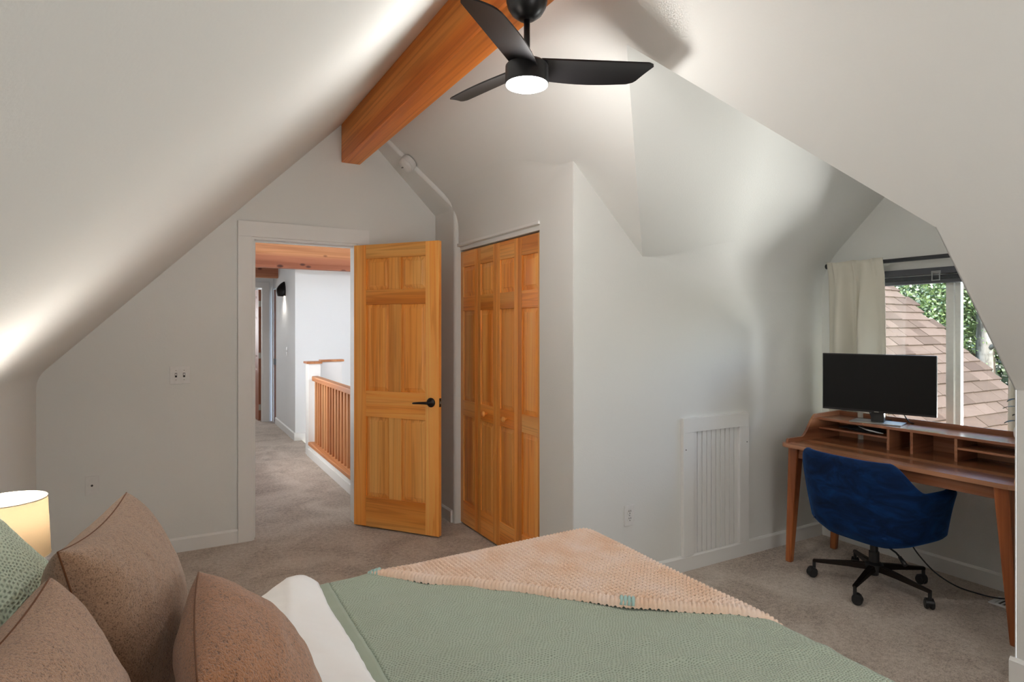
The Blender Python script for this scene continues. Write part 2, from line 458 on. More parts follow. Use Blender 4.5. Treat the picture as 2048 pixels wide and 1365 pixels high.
# far wall with the doorway
DX0, DX1, DZT = 0.497, 1.216, 2.06
m = MB()
m.prism([(-0.8, 0), (DX0, 0), (DX0, 3.2), (-0.8, 1.4)], 'y', YF, YF + 0.12)
m.prism([(DX1, 0), (2.8, 0), (2.8, 1.6), (DX1, 3.2)], 'y', YF, YF + 0.12)
m.prism([(DX0, DZT), (DX1, DZT), (DX1, 3.2), (DX0, 3.2)], 'y', YF, YF + 0.12)
structure(m.to('wall_far', M_WALL), 'gable wall with the open doorway and light switches', 'wall')
m = MB(); m.prism([(-0.8, 0), (3.1, 0), (3.1, 1.4), (RX, 3.2), (-0.8, 1.4)], 'y', YB - 0.12, YB)
structure(m.to('wall_back', M_WALL), 'plain gable wall behind the bed', 'wall')

# projecting strip of wall and slope beside the far wall, with bullnose corner
m = MB(); b = bmesh.new()
sx0 = 1.833
prof = [(sx0, 0), (sx0, ZRL - (sx0 - RX)), (RX + 0.04, ZRL - 0.04), (RX + 0.04, ZRL + 0.12), (sx0 + 0.12, ZRL + 0.12 - (sx0 + 0.08 - RX)), (sx0 + 0.12, 0)]
A = [b.verts.new((x, 4.10 + 0.33 * max(0, z - 2.33) if z > 2.2 else 4.10, z)) for x, z in prof]; Bv = [b.verts.new((x, YF + 0.02, z)) for x, z in prof]
b.faces.new(A); b.faces.new(Bv[::-1])
for i in range(6): b.faces.new([A[i], Bv[i], Bv[(i + 1) % 6], A[(i + 1) % 6]])
b.normal_update(); bmesh.ops.recalc_face_normals(b, faces=b.faces)
ed = [e for e in b.edges if set(e.verts) in ({A[0], A[1]}, {A[1], A[2]})]
bmesh.ops.bevel(b, geom=ed, offset=0.022, segments=5, profile=0.5, affect='EDGES')
m.add(b)
structure(m.to('wall_recess', M_WALL, auto=40), 'narrow wall return with rounded corner between doorway and closet', 'wall')

# closet wall with opening, fillet up to the slope
CY0, CY1, CZ = 2.975, 4.105, 2.035
m = MB()
m.box((XC, YP + 0.003, 0), (XC + 0.09, CY0, 2.5)).box((XC, CY0, CZ), (XC + 0.09, CY1, 2.5)).box((XC, CY1, 0), (XC + 0.09, 4.3, 2.5))
structure(m.to('wall_closet', M_WALL), 'wall holding the closet doorway', 'wall')
zc = zr(XC)
ny = 40; nk = 10; P = np.zeros((ny, nk, 3))
for i in range(ny):
    y = YP + (4.12 - YP) * i / (ny - 1)
    s = min(1, (y - YP) / 0.6); s = s * s * (3 - 2 * s)
    rad = 0.004 + 0.42 * s; tl = rad * math.tan(R(22.5))
    for k in range(nk):
        a = R(45) * k / (nk - 1)
        P[i, k] = (XC - rad + rad * math.cos(a) - 0.0006, y, zc - tl + rad * math.sin(a) - 0.0006)
structure(grid_mesh('wall_closet_cove', P, M_WALL), 'soft curve where the closet wall turns into the slope', 'wall')
bx('closet_back', (2.62, YP + 0.05, 0), (2.7, YF, 2.4), M_WALL)
structure(bpy.data.objects['closet_back'], 'back wall inside the closet', 'wall').name = 'wall_closet_back'

# panel wall
m = MB(); m.prism([(XC + 0.003, 0), (XW + 0.1, 0), (XW + 0.1, 2.2), (2.5, 2.2), (XC + 0.003, 2.6)], 'y', YP, YP + 0.1)
structure(m.to('wall_panel', M_WALL), 'wall with the access panel left of the desk', 'wall')
# right slope with the dormer cut out
xe = RX + ZRR - DE; xp = RX + ZRR - DZ; xe2 = RX + ZRR - DE2
poly = [(RX, YB - 0.1), (XR, YB - 0.1), (XR, YD), (xe2, YD), (xp, DY), (xe, YP), (2.75, YP), (2.75, YF + 0.02), (RX, YF + 0.02)]
pv = [(x, y, zr(x)) for x, y in poly] + [(RX, YD, zr(RX)), (RX, DY, zr(RX)), (RX, YP, zr(RX))]
structure(mesh('ceiling_right', pv, [(0, 1, 2, 3, 9), (9, 3, 4, 10), (10, 4, 5, 11), (11, 5, 6, 7, 8)], M_CEIL), 'sloped white ceiling right of the ridge beam, cut by the dormer', 'ceiling')
structure(mesh('ceiling_dormer_left', [(xp, DY, DZ), (XW + 0.1, DY, DZ), (XW + 0.1, YP + 0.05, DE - 0.05), (xe, YP, DE), (xe + 0.05, YP + 0.05, DE - 0.05)], [(0, 1, 2, 4, 3)], M_CEIL),
          'bright dormer slope above the access panel', 'ceiling')
structure(mesh('ceiling_dormer_right', [(xp, DY, DZ), (xe2, YD, DE2), (XW + 0.1, YD, DE2), (XW + 0.1, DY, DZ)], [(0, 1, 2, 3)], M_CEIL),
          'dormer slope on the near side of the window', 'ceiling')
nx = 40; P = np.zeros((nx, nk, 3))
for i in range(nx):
    x = xe + (XW - xe) * i / (nx - 1)
    s = min(1, (x - xe) / 0.7); s = s * s * (3 - 2 * s); rad = 0.004 + 0.40 * s; tl = rad * math.tan(R(22.5))
    for k in range(nk):
        a = R(45) * k / (nk - 1)
        P[i, k] = (x, YP - rad + rad * math.cos(a) - 0.0006, DE - tl + rad * math.sin(a) - 0.0006)
structure(grid_mesh('ceiling_dormer_cove', P, M_CEIL), 'soft curve where the panel wall turns into the dormer slope', 'ceiling')
# dormer cheek, right knee wall
m = MB(); m.prism([(XR, 0), (XW + 0.1, 0), (XW + 0.1, DE2), (xe2, DE2), (XR, zr(XR))], 'y', YD - 0.004, YD)
structure(m.to('wall_dormer_near', M_WALL), 'cheek wall on the near side of the dormer', 'wall')
P = np.zeros((30, nk + 1, 3))
for i in range(30):
    y = YD - 0.0045 - (YD - YB + 0.1) * (i / 29) ** 1.6
    q = min(1, (YD - y) / 0.5); q = q * q * (3 - 2 * q); rad = 0.004 + 0.36 * q; tl = rad * math.tan(R(22.5))
    P[i, 0] = (XR, y, 0)
    for k in range(nk):
        a = R(45) * k / (nk - 1)
        P[i, k + 1] = (XR - rad + rad * math.cos(a), y, zr(XR) - tl + rad * math.sin(a) - 0.0006)
structure(grid_mesh('wall_right', P, M_WALL), 'low knee wall at the right edge beside the desk', 'wall')
# window wall
WY0, WY1, WZ0, WZ1 = 1.30, 2.42, 0.78, 1.80
m = MB()
m.box((XW, YD - 0.1, 0), (XW + 0.12, YP + 0.1, WZ0)).box((XW, YD - 0.1, WZ0), (XW + 0.12, WY0, WZ1)).box((XW, WY1, WZ0), (XW + 0.12, YP + 0.1, WZ1))
m.prism([(YD - 0.1, WZ1), (YP + 0.1, WZ1), (YP + 0.1, 2.0), (DY, 2.8), (YD - 0.1, 2.0)], 'x', XW, XW + 0.12)
structure(m.to('wall_window', M_WALL), 'dormer end wall around the window', 'wall')

# ridge beam
beam = bx('ridge_beam', (1.10, YB - 0.05, 2.64), (1.235, YF - 0.003, 3.06), M_BEAMY, bev=0.004)
structure(beam, 'thick orange-brown fir ridge beam under the ceiling peak', 'beam')

# baseboards
def baseboard(name, a, b_, n, label, h=0.092, t=0.014):
    """a,b: floor points; n: direction into the room"""
    a = Vector((*a, 0)); b_ = Vector((*b_, 0)); n = Vector((*n, 0)) * t
    prof = [(0, 0), (1, 0), (1, h - 0.012), (0.35, h), (0, h)]
    v = [tuple(a + n * p + Vector((0, 0, z))) for p, z in prof] + [tuple(b_ + n * p + Vector((0, 0, z))) for p, z in prof]
    k = len(prof); f = [tuple(range(k))[::-1], tuple(range(k, 2 * k))] + [(i, (i + 1) % k, k + (i + 1) % k, k + i) for i in range(k)]
    return structure(mesh(name, v, f, M_TRIM), label, 'baseboard')
baseboard('baseboard_left', (XL, YB), (XL, YF), (1, 0), 'white baseboard along the left knee wall')
baseboard('baseboard_far', (XL, YF), (0.412, YF), (0, -1), 'white baseboard left of the door casing')
baseboard('baseboard_far_right', (1.302, YF), (sx0, YF), (0, -1), 'white baseboard behind the open door')
baseboard('baseboard_recess', (sx0, 4.135), (sx0, YF), (-1, 0), 'short white baseboard between open door and closet')
baseboard('baseboard_closet', (XC, YP), (XC, CY0 - 0.004), (-1, 0), 'short white baseboard right of the closet')
baseboard('baseboard_panel', (XC - 0.014, YP), (XW, YP), (0, -1), 'white baseboard below the access panel')
baseboard('baseboard_window', (XW, YD), (XW, YP), (-1, 0), 'white baseboard behind the desk')
baseboard('baseboard_right', (XR, YB), (XR, YD + 0.014), (-1, 0), 'white baseboard on the near knee wall at the right edge', 0.1, 0.018)

# ------------------------------------------------------------------ doorway casing and bedroom door
dc = empty('door_casing', (0, 0, 0))
structure(dc, 'white painted casing around the bedroom doorway', 'door frame')
cw = 0.09
bx('casing_board', (DX0 - cw + 0.004, YF - 0.019, 0), (DX0 + 0.004, YF - 0.0005, DZT - 0.004), M_TRIM, dc, 0.003)
bx('casing_board', (DX1 - 0.004, YF - 0.019, 0), (DX1 + cw - 0.004, YF - 0.0005, DZT - 0.004), M_TRIM, dc, 0.003)
bx('casing_board', (DX0 - cw + 0.004, YF - 0.021, DZT - 0.004), (DX1 + cw - 0.004, YF - 0.0005, DZT + 0.1), M_TRIM, dc, 0.003)
bx('jamb', (DX0 - 0.001, YF - 0.004, 0), (DX0 + 0.018, YF + 0.125, DZT), M_TRIM, dc)
bx('jamb', (DX1 - 0.018, YF - 0.004, 0), (DX1 + 0.001, YF + 0.125, DZT), M_TRIM, dc)
bx('jamb', (DX0 + 0.018, YF - 0.004, DZT - 0.018), (DX1 - 0.018, YF + 0.125, DZT + 0.001), M_TRIM, dc)
bx('door_stop', (DX0 + 0.018, YF + 0.045, 0), (DX0 + 0.03, YF + 0.08, DZT - 0.018), M_TRIM, dc, 0.002)
bx('door_stop', (DX0 + 0.018, YF + 0.045, DZT - 0.03), (DX1 - 0.018, YF + 0.08, DZT - 0.018), M_TRIM, dc, 0.002)
bx('strike_plate', (DX0 + 0.0175, YF + 0.008, 0.90), (DX0 + 0.0195, YF + 0.034, 0.96), M_BLACK, dc)

def raised_panel(x0, x1, z0, z1, t, name, mat, parent):
    """thin panel with a raised field on both faces, thickness along y centred on 0"""
    m = MB()
    for s in (-1, 1):
        b = bmesh.new(); lv = []
        for ins, d in ((-0.006, t * 0.15), (0.0, t * 0.15), (0.028, t * 0.34), (0.031, t * 0.40)):
            lv.append([b.verts.new(p) for p in ((x0 + ins, s * d, z0 + ins), (x1 - ins, s * d, z0 + ins), (x1 - ins, s * d, z1 - ins), (x0 + ins, s * d, z1 - ins))])
        for A, B2 in zip(lv, lv[1:]):
            for i in range(4): b.faces.new([A[i], A[(i + 1) % 4], B2[(i + 1) % 4], B2[i]])
        b.faces.new(lv[-1]); bmesh.ops.recalc_face_normals(b, faces=b.faces)
        if (b.faces[-1].normal.y if hasattr(b.faces, '__getitem__') and (b.faces.ensure_lookup_table() or True) else 0) * s < 0:
            bmesh.ops.reverse_faces(b, faces=b.faces)
        m.add(b)
    return m.to(name, mat, parent)

DOORH, DOORW, DT = 2.025, 0.705, 0.036
door = empty('door_1', (1.196, YF - 0.028, 0.012), math.atan2(-0.549, 0.422))
structure(door, 'open six-panel orange pine door with black lever', 'door')
h = DT / 2
bx('stile', (0, -h, 0), (0.105, h, DOORH), M_DZ, door, 0.002)
bx('stile', (DOORW - 0.105, -h, 0), (DOORW, h, DOORH), M_DZ, door, 0.002)
rails = [(0, 0.215), (0.79, 0.975), (1.595, 1.70), (1.925, DOORH)]
for a, b_ in rails: bx('rail', (0.105, -h + 0.0006, a), (DOORW - 0.105, h - 0.0006, b_), M_DX, door, 0.0015)
for a, b_ in ((0.215, 0.79), (0.975, 1.595), (1.70, 1.925)):
    bx('mullion', (0.302, -h + 0.0008, a), (0.403, h - 0.0008, b_), M_DZ, door, 0.0015)
    for x0, x1 in ((0.105, 0.302), (0.403, 0.6)):
        raised_panel(x0, x1, a, b_, DT, 'panel', M_DZ, door)
for s in (-1, 1):
    lv = MB(); lv.lathe([(0.0, 0.0), (0.032, 0.0), (0.033, 0.004), (0.028, 0.011), (0.014, 0.014), (0.011, 0.045), (0.0, 0.047)], 28, Matrix.Translation((DOORW - 0.06, s * h, 0.915)) @ Matrix.Rotation(-s * PI / 2, 4, 'X'), cap=False)
    lv.tube([(DOORW - 0.06, s * (h + 0.042), 0.915), (DOORW - 0.085, s * (h + 0.046), 0.915), (DOORW - 0.13, s * (h + 0.046), 0.913), (DOORW - 0.175, s * (h + 0.042), 0.909), (DOORW - 0.185, s * (h + 0.036), 0.907)], [0.011, 0.0095, 0.008, 0.007, 0.005], 12)
    tag(lv.to('lever_handle', M_BLACK, door, True), 'black lever handle on round rose')
bx('latch_plate', (DOORW - 0.001, -0.012, 0.885), (DOORW + 0.0015, 0.012, 0.945), M_BLACK, door)
MB().box((DOORW, -0.006, 0.906), (DOORW + 0.011, 0.006, 0.924), 0.003).to('latch_bolt', M_BRASS, door)
for z in (0.2, 1.0, 1.82):
    MB().lathe([(0.006, -0.045), (0.006, 0.045)], 12, Matrix.Translation((-0.005, h, z))).to('hinge', M_BLACK, door)

# ------------------------------------------------------------------ closet: trim and bifold doors
ct = empty('closet_header_trim', (0, 0, 0)); structure(ct, 'white track trim above the closet bifold doors', 'trim')
m = MB(); m.box((XC - 0.012, CY0 - 0.004, CZ + 0.002), (XC + 0.05, CY1 - 0.006, CZ + 0.022), 0.004); m.to('trim_board', M_TRIM, ct)
m = MB(); m.box((XC + 0.012, CY0 + 0.001, CZ - 0.028), (XC + 0.05, CY1 - 0.008, CZ + 0.001), 0.002); m.to('track', M_TRIM, ct)
bx('catch', (XC + 0.022, 3.53, CZ - 0.034), (XC + 0.04, 3.56, CZ - 0.026), M_BRASS, ct)
LW, LH, LT = 0.2805, 1.985, 0.03
def bifold_leaf(parent, y_start, knob):
    """a leaf built along local x; placed so local x runs along -Y in the room"""
    g = empty('leaf', (XC + 0.035, y_start, 0.012), -PI / 2); g.parent = parent
    hh = LT / 2
    bx('stile', (0.001, -hh, 0), (0.046, hh, LH), M_DZ, g, 0.002); bx('stile', (LW - 0.046, -hh, 0), (LW - 0.001, hh, LH), M_DZ, g, 0.002)
    for a, b_ in ((0, 0.165), (0.79, 0.90), (1.55, 1.655), (1.87, LH)): bx('rail', (0.046, -hh + 0.0006, a), (LW - 0.046, hh - 0.0006, b_), M_DX, g, 0.0015)
    for a, b_ in ((0.165, 0.79), (0.90, 1.55), (1.655, 1.87)): raised_panel(0.046, LW - 0.046, a, b_, LT, 'panel', M_DZ, g)
    if knob is not None:
        MB().lathe([(0.0, 0), (0.008, 0), (0.008, 0.012), (0.016, 0.02), (0.018, 0.027), (0.013, 0.034), (0.0, 0.036)], 20,
                   Matrix.Translation((knob, -hh, 0.845)) @ Matrix.Rotation(PI / 2, 4, 'X'), cap=False).to('knob', M_DZ, g, True)
    return g
for name, ys, kn, lab in (('door_2', CY1 - 0.004, (None, 0.14), 'far pair of orange pine bifold closet doors, next to the open door'),
                          ('door_3', CY1 - 0.004 - 2 * LW - 0.001, (0.14, None), 'near pair of orange pine bifold closet doors with round knob')):
    d = empty(name); structure(d, lab, 'door')
    for i in range(2): bifold_leaf(d, ys - i * LW, kn[i])

# ------------------------------------------------------------------ hallway
structure(bx('wall_hall_left', (0.2, YF + 0.12, 0), (0.3, 12.6, 2.75), M_HALL), 'left wall of the hallway', 'wall')
structure(bx('ceiling_hall', (0.2, YF + 0.12, 2.75), (2.8, 12.6, 2.85), M_HALL), 'white hallway ceiling', 'ceiling')
m = MB(); m.box((1.42, 8.12, 0), (2.8, 8.24, 2.75)); m.box((1.42, 8.24, 0), (1.54, 9.70, 2.75)); m.box((1.42, 9.70, 2.04), (1.54, 10.0, 2.75))
b0 = m.to('wall_hall_right', M_HALL); structure(b0, 'bright white hallway wall around the stairwell corner', 'wall')
structure(bx('wall_stair_right', (2.7, YF + 0.12, -2.2), (2.8, 8.2, 2.75), M_HALL), 'white wall on the far side of the stairwell', 'wall')
structure(bx('wall_stair_end', (1.5, 8.12, -2.2), (2.8, 8.2, 0), M_HALL), 'lower end wall of the stairwell', 'wall')
m = MB(); m.box((1.28, 10.0, 0), (2.0, 10.1, 2.75)); m.box((0.3, 10.0, 2.06), (1.28, 10.1, 2.75))
structure(m.to('wall_hall_end', M_HALL), 'white wall at the far end of the hallway', 'wall')
structure(bx('wall_end_room', (0.2, 12.5, 0), (2.8, 12.6, 2.75), M_HALL), 'bright far wall of the room at the hall end', 'wall')
structure(bx('wall_end_room_right', (1.5, 10.1, 0), (1.6, 12.5, 2.75), M_HALL), 'side wall of the room at the hall end', 'wall')
ec = empty('hall_door_casing'); structure(ec, 'white casing of the doorway at the end of the hall', 'door frame')
bx('casing_board', (1.275, 9.98, 0), (1.365, 10.0, 2.05), M_TRIM, ec, 0.003); bx('casing_board', (0.4, 9.98, 2.05), (1.365, 10.0, 2.14), M_TRIM, ec, 0.003)
bx('jamb', (1.262, 9.99, 0), (1.28, 10.11, 2.06), M_TRIM, ec)
baseboard('baseboard_hall_right', (1.42, 8.12), (1.42, 9.70), (-1, 0), 'white baseboard below the wall sconce', 0.1)
baseboard('baseboard_hall_corner', (1.406, 8.12), (1.75, 8.12), (0, -1), 'short white baseboard around the hallway corner', 0.1)
tb = bx('tie_beam', (0.3, 7.84, 2.17), (2.7, 7.96, 2.62), M_BEAMX, bev=0.004); structure(tb, 'knotty pinkish-brown beam crossing the hallway, nearer and wider', 'beam')
tb = bx('tie_beam', (0.3, 9.48, 2.17), (1.42, 9.58, 2.45), M_BEAMX, bev=0.004); structure(tb, 'short reddish beam at the far end of the hallway', 'beam')
# end-of-hall door leaf, opened away
d4 = empty('door_4', (1.245, 10.115, 0.01), R(94)); structure(d4, 'panelled wooden door standing ajar at the end of the hall', 'door')
bx('stile', (0, -0.018, 0), (0.1, 0.018, 2.02), M_FARDOOR, d4); bx('stile', (0.6, -0.018, 0), (0.7, 0.018, 2.02), M_FARDOOR, d4)
for a, b_ in ((0, 0.2), (0.8, 0.97), (1.6, 1.7), (1.92, 2.02)): bx('rail', (0.1, -0.017, a), (0.6, 0.017, b_), M_FARDOOR, d4)
for a, b_ in ((0.2, 0.8), (0.97, 1.6), (1.7, 1.92)): raised_panel(0.1, 0.6, a, b_, 0.036, 'panel', M_FARDOOR, d4)
for z in (0.2, 1.0, 1.8): bx('hinge', (-0.004, -0.016, z - 0.045), (0.0015, 0.016, z + 0.045), M_BRASS, d4)
MB().tube([(0.64, 0.02, 0.93), (0.64, 0.06, 0.93)], 0.02).to('door_knob', M_BLACK, d4)
d5 = empty('door_5'); structure(d5, 'brown door edge with black latch in the right hall wall', 'door')
bx('slab', (1.424, 9.72, 0.01), (1.46, 9.925, 2.02), M_FARDOOR, d5, 0.002); bx('latch_plate', (1.419, 9.722, 0.88), (1.425, 9.92, 0.97), M_BLACK, d5)
bx('casing_board', (1.404, 9.93, 0), (1.42, 9.98, 2.04), M_TRIM, d5)

# stair railing
rl = empty('stair_railing', (1.42, 6.0, 0)); tag(rl, 'oak stair railing with square balusters on a white curb in the hall', 'railing')
def rbx(n, lo, hi, mt, bev=0.0): return bx(n, (lo[0] - 1.42, lo[1] - 6, lo[2]), (hi[0] - 1.42, hi[1] - 6, hi[2]), mt, rl, bev)
rbx('curb', (1.385, YF + 0.125, -0.3), (1.5, 7.12, 0.125), M_TRIM); rbx('curb_trim', (1.37, YF + 0.125, 0), (1.385, 7.12, 0.085), M_TRIM, 0.003)
rbx('shoe_rail', (1.372, YF + 0.125, 0.125), (1.512, 7.06, 0.16), M_RAILY, 0.006)
rbx('handrail', (1.405, YF + 0.125, 0.845), (1.482, 7.03, 0.90), M_RAILY, 0.012)
y = 6.95
while y > 4.75:
    rbx('baluster', (1.425, y - 0.018, 0.16), (1.461, y + 0.018, 0.845), M_RAILZ, 0.002); y -= 0.115
nw = empty('newel_wall', (1.45, 7.12, 0)); tag(nw, 'white half-height newel wall with wooden cap at the railing end', 'newel post')
bx('post', (-0.075, -0.06, 0), (0.06, 0.1, 1.035), M_TRIM, nw, 0.004); bx('low_wall', (0.06, 0.02, 0), (0.32, 0.1, 1.05), M_TRIM, nw, 0.003)
bx('cap', (-0.095, -0.08, 1.035), (0.075, 0.12, 1.058), M_RAILY, nw, 0.004); bx('cap', (0.075, 0.0, 1.05), (0.34, 0.12, 1.072), M_RAILY, nw, 0.004)
# sconce
sc = empty('wall_sconce', (1.42, 8.93, 1.98)); tag(sc, 'small black bowl wall sconce shining down in the hallway', 'sconce')
m = MB(); b = bmesh.new(); n1, n2 = 16, 10; rows = []
for i in range(n2 + 1):
    tz = i / n2; z = -0.10 + 0.20 * tz; rr = 0.105 * (math.sin(PI * (0.30 + 0.66 * tz)) ** 0.8 if tz < 1 else 0.12)
    rows.append([b.verts.new((-abs(math.sin(PI * k / n1)) * rr * 1.05, math.cos(PI * k / n1) * rr, z)) for k in range(n1 + 1)])
for A, B2 in zip(rows, rows[1:]):
    for k in range(n1): b.faces.new([A[k], A[k + 1], B2[k + 1], B2[k]])
bmesh.ops.solidify(b, geom=list(b.faces), thickness=0.004); m.add(b); m.to('shade', M_BLACK, sc, True)
MB().lathe([(0.0, -0.06), (0.02, -0.055), (0.026, -0.03), (0.015, 0.0), (0.0, 0.01)], 14, Matrix.Translation((-0.05, 0, -0.02)), cap=False).to('bulb', M_BULB, sc, True)
ld = bpy.data.lights.new('sconce_light', 'SPOT'); ld.energy = 3; ld.spot_size = R(140); ld.spot_blend = 0.8; ld.shadow_soft_size = 0.03; ld.color = (1, 0.93, 0.84)
lo = bpy.data.objects.new('sconce_light', ld); COL.objects.link(lo); lo.location = (1.36, 8.93, 1.86)
def switch_plate(name, loc, rz, wdt, toggles, label, cat='light switch', kind='toggle', hgt=0.115):
    g = empty(name, loc, rz); tag(g, label, cat)
    MB().box((-wdt / 2, -0.006, -hgt / 2), (wdt / 2, 0, hgt / 2), 0.003).to('plate', M_WHITE, g)
    for x in toggles:
        if kind == 'toggle':
            bx('slot', (x - 0.006, -0.0068, -0.014), (x + 0.006, -0.0058, 0.014), M_SLOT, g)
            MB().box((x - 0.004, -0.018, -0.001), (x + 0.004, -0.005, 0.011), 0.0015).to('toggle', M_WHITE, g)
            for z in (-0.03, 0.03): MB().lathe([(0.0035, 0), (0.003, 0.0012)], 10, Matrix.Translation((x, -0.006, z)) @ Matrix.Rotation(PI / 2, 4, 'X')).to('screw', M_BRASS, g)
        elif kind == 'coax':
            MB().lathe([(0.006, 0), (0.006, 0.007), (0.003, 0.0075)], 12, Matrix.Translation((x, -0.006, 0.0)) @ Matrix.Rotation(PI / 2, 4, 'X')).to('coax_jack', M_SLOT, g)
            for z in (-0.042, 0.042): MB().lathe([(0.0035, 0), (0.003, 0.0012)], 10, Matrix.Translation((x, -0.006, z)) @ Matrix.Rotation(PI / 2, 4, 'X')).to('screw', M_WHITE, g)
        elif kind == 'outlet':
            for z in (-0.02, 0.02):
                rcp = MB().lathe([(0.0172, 0), (0.0165, 0.002), (0.0, 0.002)], 24, Matrix.Translation((x, -0.006, z)) @ Matrix.Rotation(PI / 2, 4, 'X') , cap=False).to('receptacle', M_WHITE, g)
                for sx in (-0.0062, 0.0062): bx('slot', (x + sx - 0.0013, -0.0092, z + 0.001), (x + sx + 0.0013, -0.0078, z + 0.0095), M_SLOT, rcp)
                MB().lathe([(0.0026, 0), (0.0026, 0.0013)], 10, Matrix.Translation((x, -0.0078, z - 0.007)) @ Matrix.Rotation(PI / 2, 4, 'X')).to('slot', M_SLOT, rcp)
            MB().lathe([(0.003, 0), (0.0028, 0.001)], 10, Matrix.Translation((x, -0.006, 0)) @ Matrix.Rotation(PI / 2, 4, 'X')).to('screw', M_BRASS, g)
    return g
def on_far(u, v_, y):   # wall point helper used only to read positions off the survey
    dx = (u - 1024) / FPX; X = math.sin(YAW) + dx * math.cos(YAW); Y = math.cos(YAW) - dx * math.sin(YAW); t = y / Y
    return X * t, EYE - (v_ - HOR) / FPX * t
switch_plate('light_switch', (0.072, YF - 0.0005, 1.136), 0, 0.116, (-0.023, 0.023), 'white double toggle switch plate left of the door casing')
switch_plate('coax_plate', (-0.395, YF - 0.0005, 0.486), 0, 0.07, (0,), 'white wall plate with one coaxial jack above the pillows', 'wall plate', 'coax')
switch_plate('power_outlet', (2.243, YP - 0.0005, 0.393), 0, 0.07, (0,), 'white duplex outlet left of the access panel', 'outlet', 'outlet')
switch_plate('hall_switch', (1.4195, 8.72, 1.12), -PI / 2, 0.07, (0,), 'small white switch plate below the hall sconce', 'light switch', 'toggle')

# ------------------------------------------------------------------ access panel
px0, px1 = 2.638, 3.205
ap = empty('access_panel', (px0, YP - 0.0005, 0.0)); tag(ap, 'white beadboard access panel in the wall left of the desk', 'panel')
pw = px1 - px0; pz0, pz1 = 0.092, 0.905
bx('frame_stile', (0, -0.022, pz0), (0.085, 0, pz1 - 0.085), M_TRIM, ap, 0.002); bx('frame_stile', (pw - 0.085, -0.022, pz0), (pw, 0, pz1 - 0.085), M_TRIM, ap, 0.002)
bx('frame_rail', (0, -0.022, pz1 - 0.085), (pw, 0, pz1), M_TRIM, ap, 0.002)
nb = 10; bw = (pw - 0.17) / nb
for i in range(nb):
    x = 0.085 + i * bw
    m = MB(); m.box((x + 0.0035, -0.010, pz0), (x + bw - 0.006, -0.001, pz1 - 0.085), 0.0025)
    m.tube([(x + bw - 0.003, -0.006, pz0), (x + bw - 0.003, -0.006, pz1 - 0.085)], 0.003, 6); m.to('bead_board', M_TRIM, ap)
bx('backing', (0.085, -0.002, pz0), (pw - 0.085, 0, pz1 - 0.085), M_TRIM, ap)
for x in (0.02, pw - 0.02): MB().lathe([(0.0035, 0), (0.003, 0.0015)], 10, Matrix.Translation((x, -0.022, 0.72)) @ Matrix.Rotation(PI / 2, 4, 'X')).to('screw', M_SLOT, ap)

# smoke detector on the rounded edge of the slope
sdn = Vector((-1, -0.12, -1)).normalized()
sm = empty('smoke_detector', (1.497, 4.19, 2.613)); sm.rotation_euler = sdn.to_track_quat('Z', 'Y').to_euler()
tag(sm, 'round white smoke detector on the slope below the ridge beam', 'smoke detector')
MB().lathe([(0.0, -0.04), (0.058, -0.04), (0.058, 0.0), (0.05, 0.003), (0.0, 0.003)], 36, cap=False).to('base', M_WHITE, sm, auto=40)
MB().lathe([(0.0, 0.002), (0.054, 0.002), (0.055, 0.008), (0.052, 0.018), (0.045, 0.023), (0.0, 0.025)], 36, cap=False).to('cover', M_WHITE, sm, auto=40)
for k in (-0.008, 0.008): bx('sensor_slot', (-0.03 + k, -0.004, 0.0235), (-0.022 + k, 0.004, 0.0255), M_SLOT, sm)

# ------------------------------------------------------------------ window, curtains, blind
win = empty('window_1', (XW, 0, 0)); structure(win, 'white vinyl sliding window over the desk', 'window')
for lo_, hi_, n_ in (((0.035, WY0, WZ0), (0.10, WY0 + 0.045, WZ1), 'frame_side'), ((0.035, WY1 - 0.045, WZ0), (0.10, WY1, WZ1), 'frame_side'),
                     ((0.035, WY0 + 0.045, WZ0), (0.10, WY1 - 0.045, WZ0 + 0.045), 'frame_sill'), ((0.035, WY0 + 0.045, WZ1 - 0.045), (0.10, WY1 - 0.045, WZ1), 'frame_head')):
    bx(n_, lo_, hi_, M_VINYL, win, 0.004)
mid = 1.845
bx('meeting_stile', (0.05, mid - 0.038, WZ0 + 0.04), (0.085, mid - 0.004, WZ1 - 0.04), M_VINYL, win, 0.004)
bx('meeting_stile', (0.03, mid - 0.012, WZ0 + 0.04), (0.058, mid + 0.03, WZ1 - 0.04), M_VINYL, win, 0.004)
bx('pane', (0.066, WY0 + 0.04, WZ0 + 0.04), (0.069, mid - 0.01, WZ1 - 0.04), M_GLASS, win)
bx('pane', (0.046, mid + 0.01, WZ0 + 0.04), (0.049, WY1 - 0.04, WZ1 - 0.04), M_GLASS, win)
bx('window_stool', (-0.02, WY0 - 0.02, WZ0 - 0.025), (0.036, WY1 + 0.02, WZ0), M_TRIM, win, 0.004)
bl = empty('window_blind', (XW, 1.86, 1.79)); tag(bl, 'raised charcoal cellular blind at the top of the window', 'blind')
bx('head_rail', (-0.025, -0.55, -0.03), (0.03, 0.55, 0.008), M_BLIND, bl, 0.003)
for i in range(4): bx('pleat', (-0.018, -0.548, -0.042 - i * 0.006), (0.022, 0.548, -0.0375 - i * 0.006), M_BLIND, bl, 0.0015)
bx('bottom_rail', (-0.022, -0.549, -0.085), (0.026, 0.549, -0.062), M_BLIND, bl, 0.003)
hd = MB(); hd.tube([(-0.028, 0.02, -0.02), (-0.03, 0.02, -0.068), (-0.03, 0.06, -0.068), (-0.028, 0.06, -0.02), (-0.028, 0.02, -0.02)], 0.0045, 8); hd.box((-0.03, 0.014, -0.03), (-0.024, 0.066, -0.012), 0.002); hd.to('lift_tab', M_CLEAR, bl)
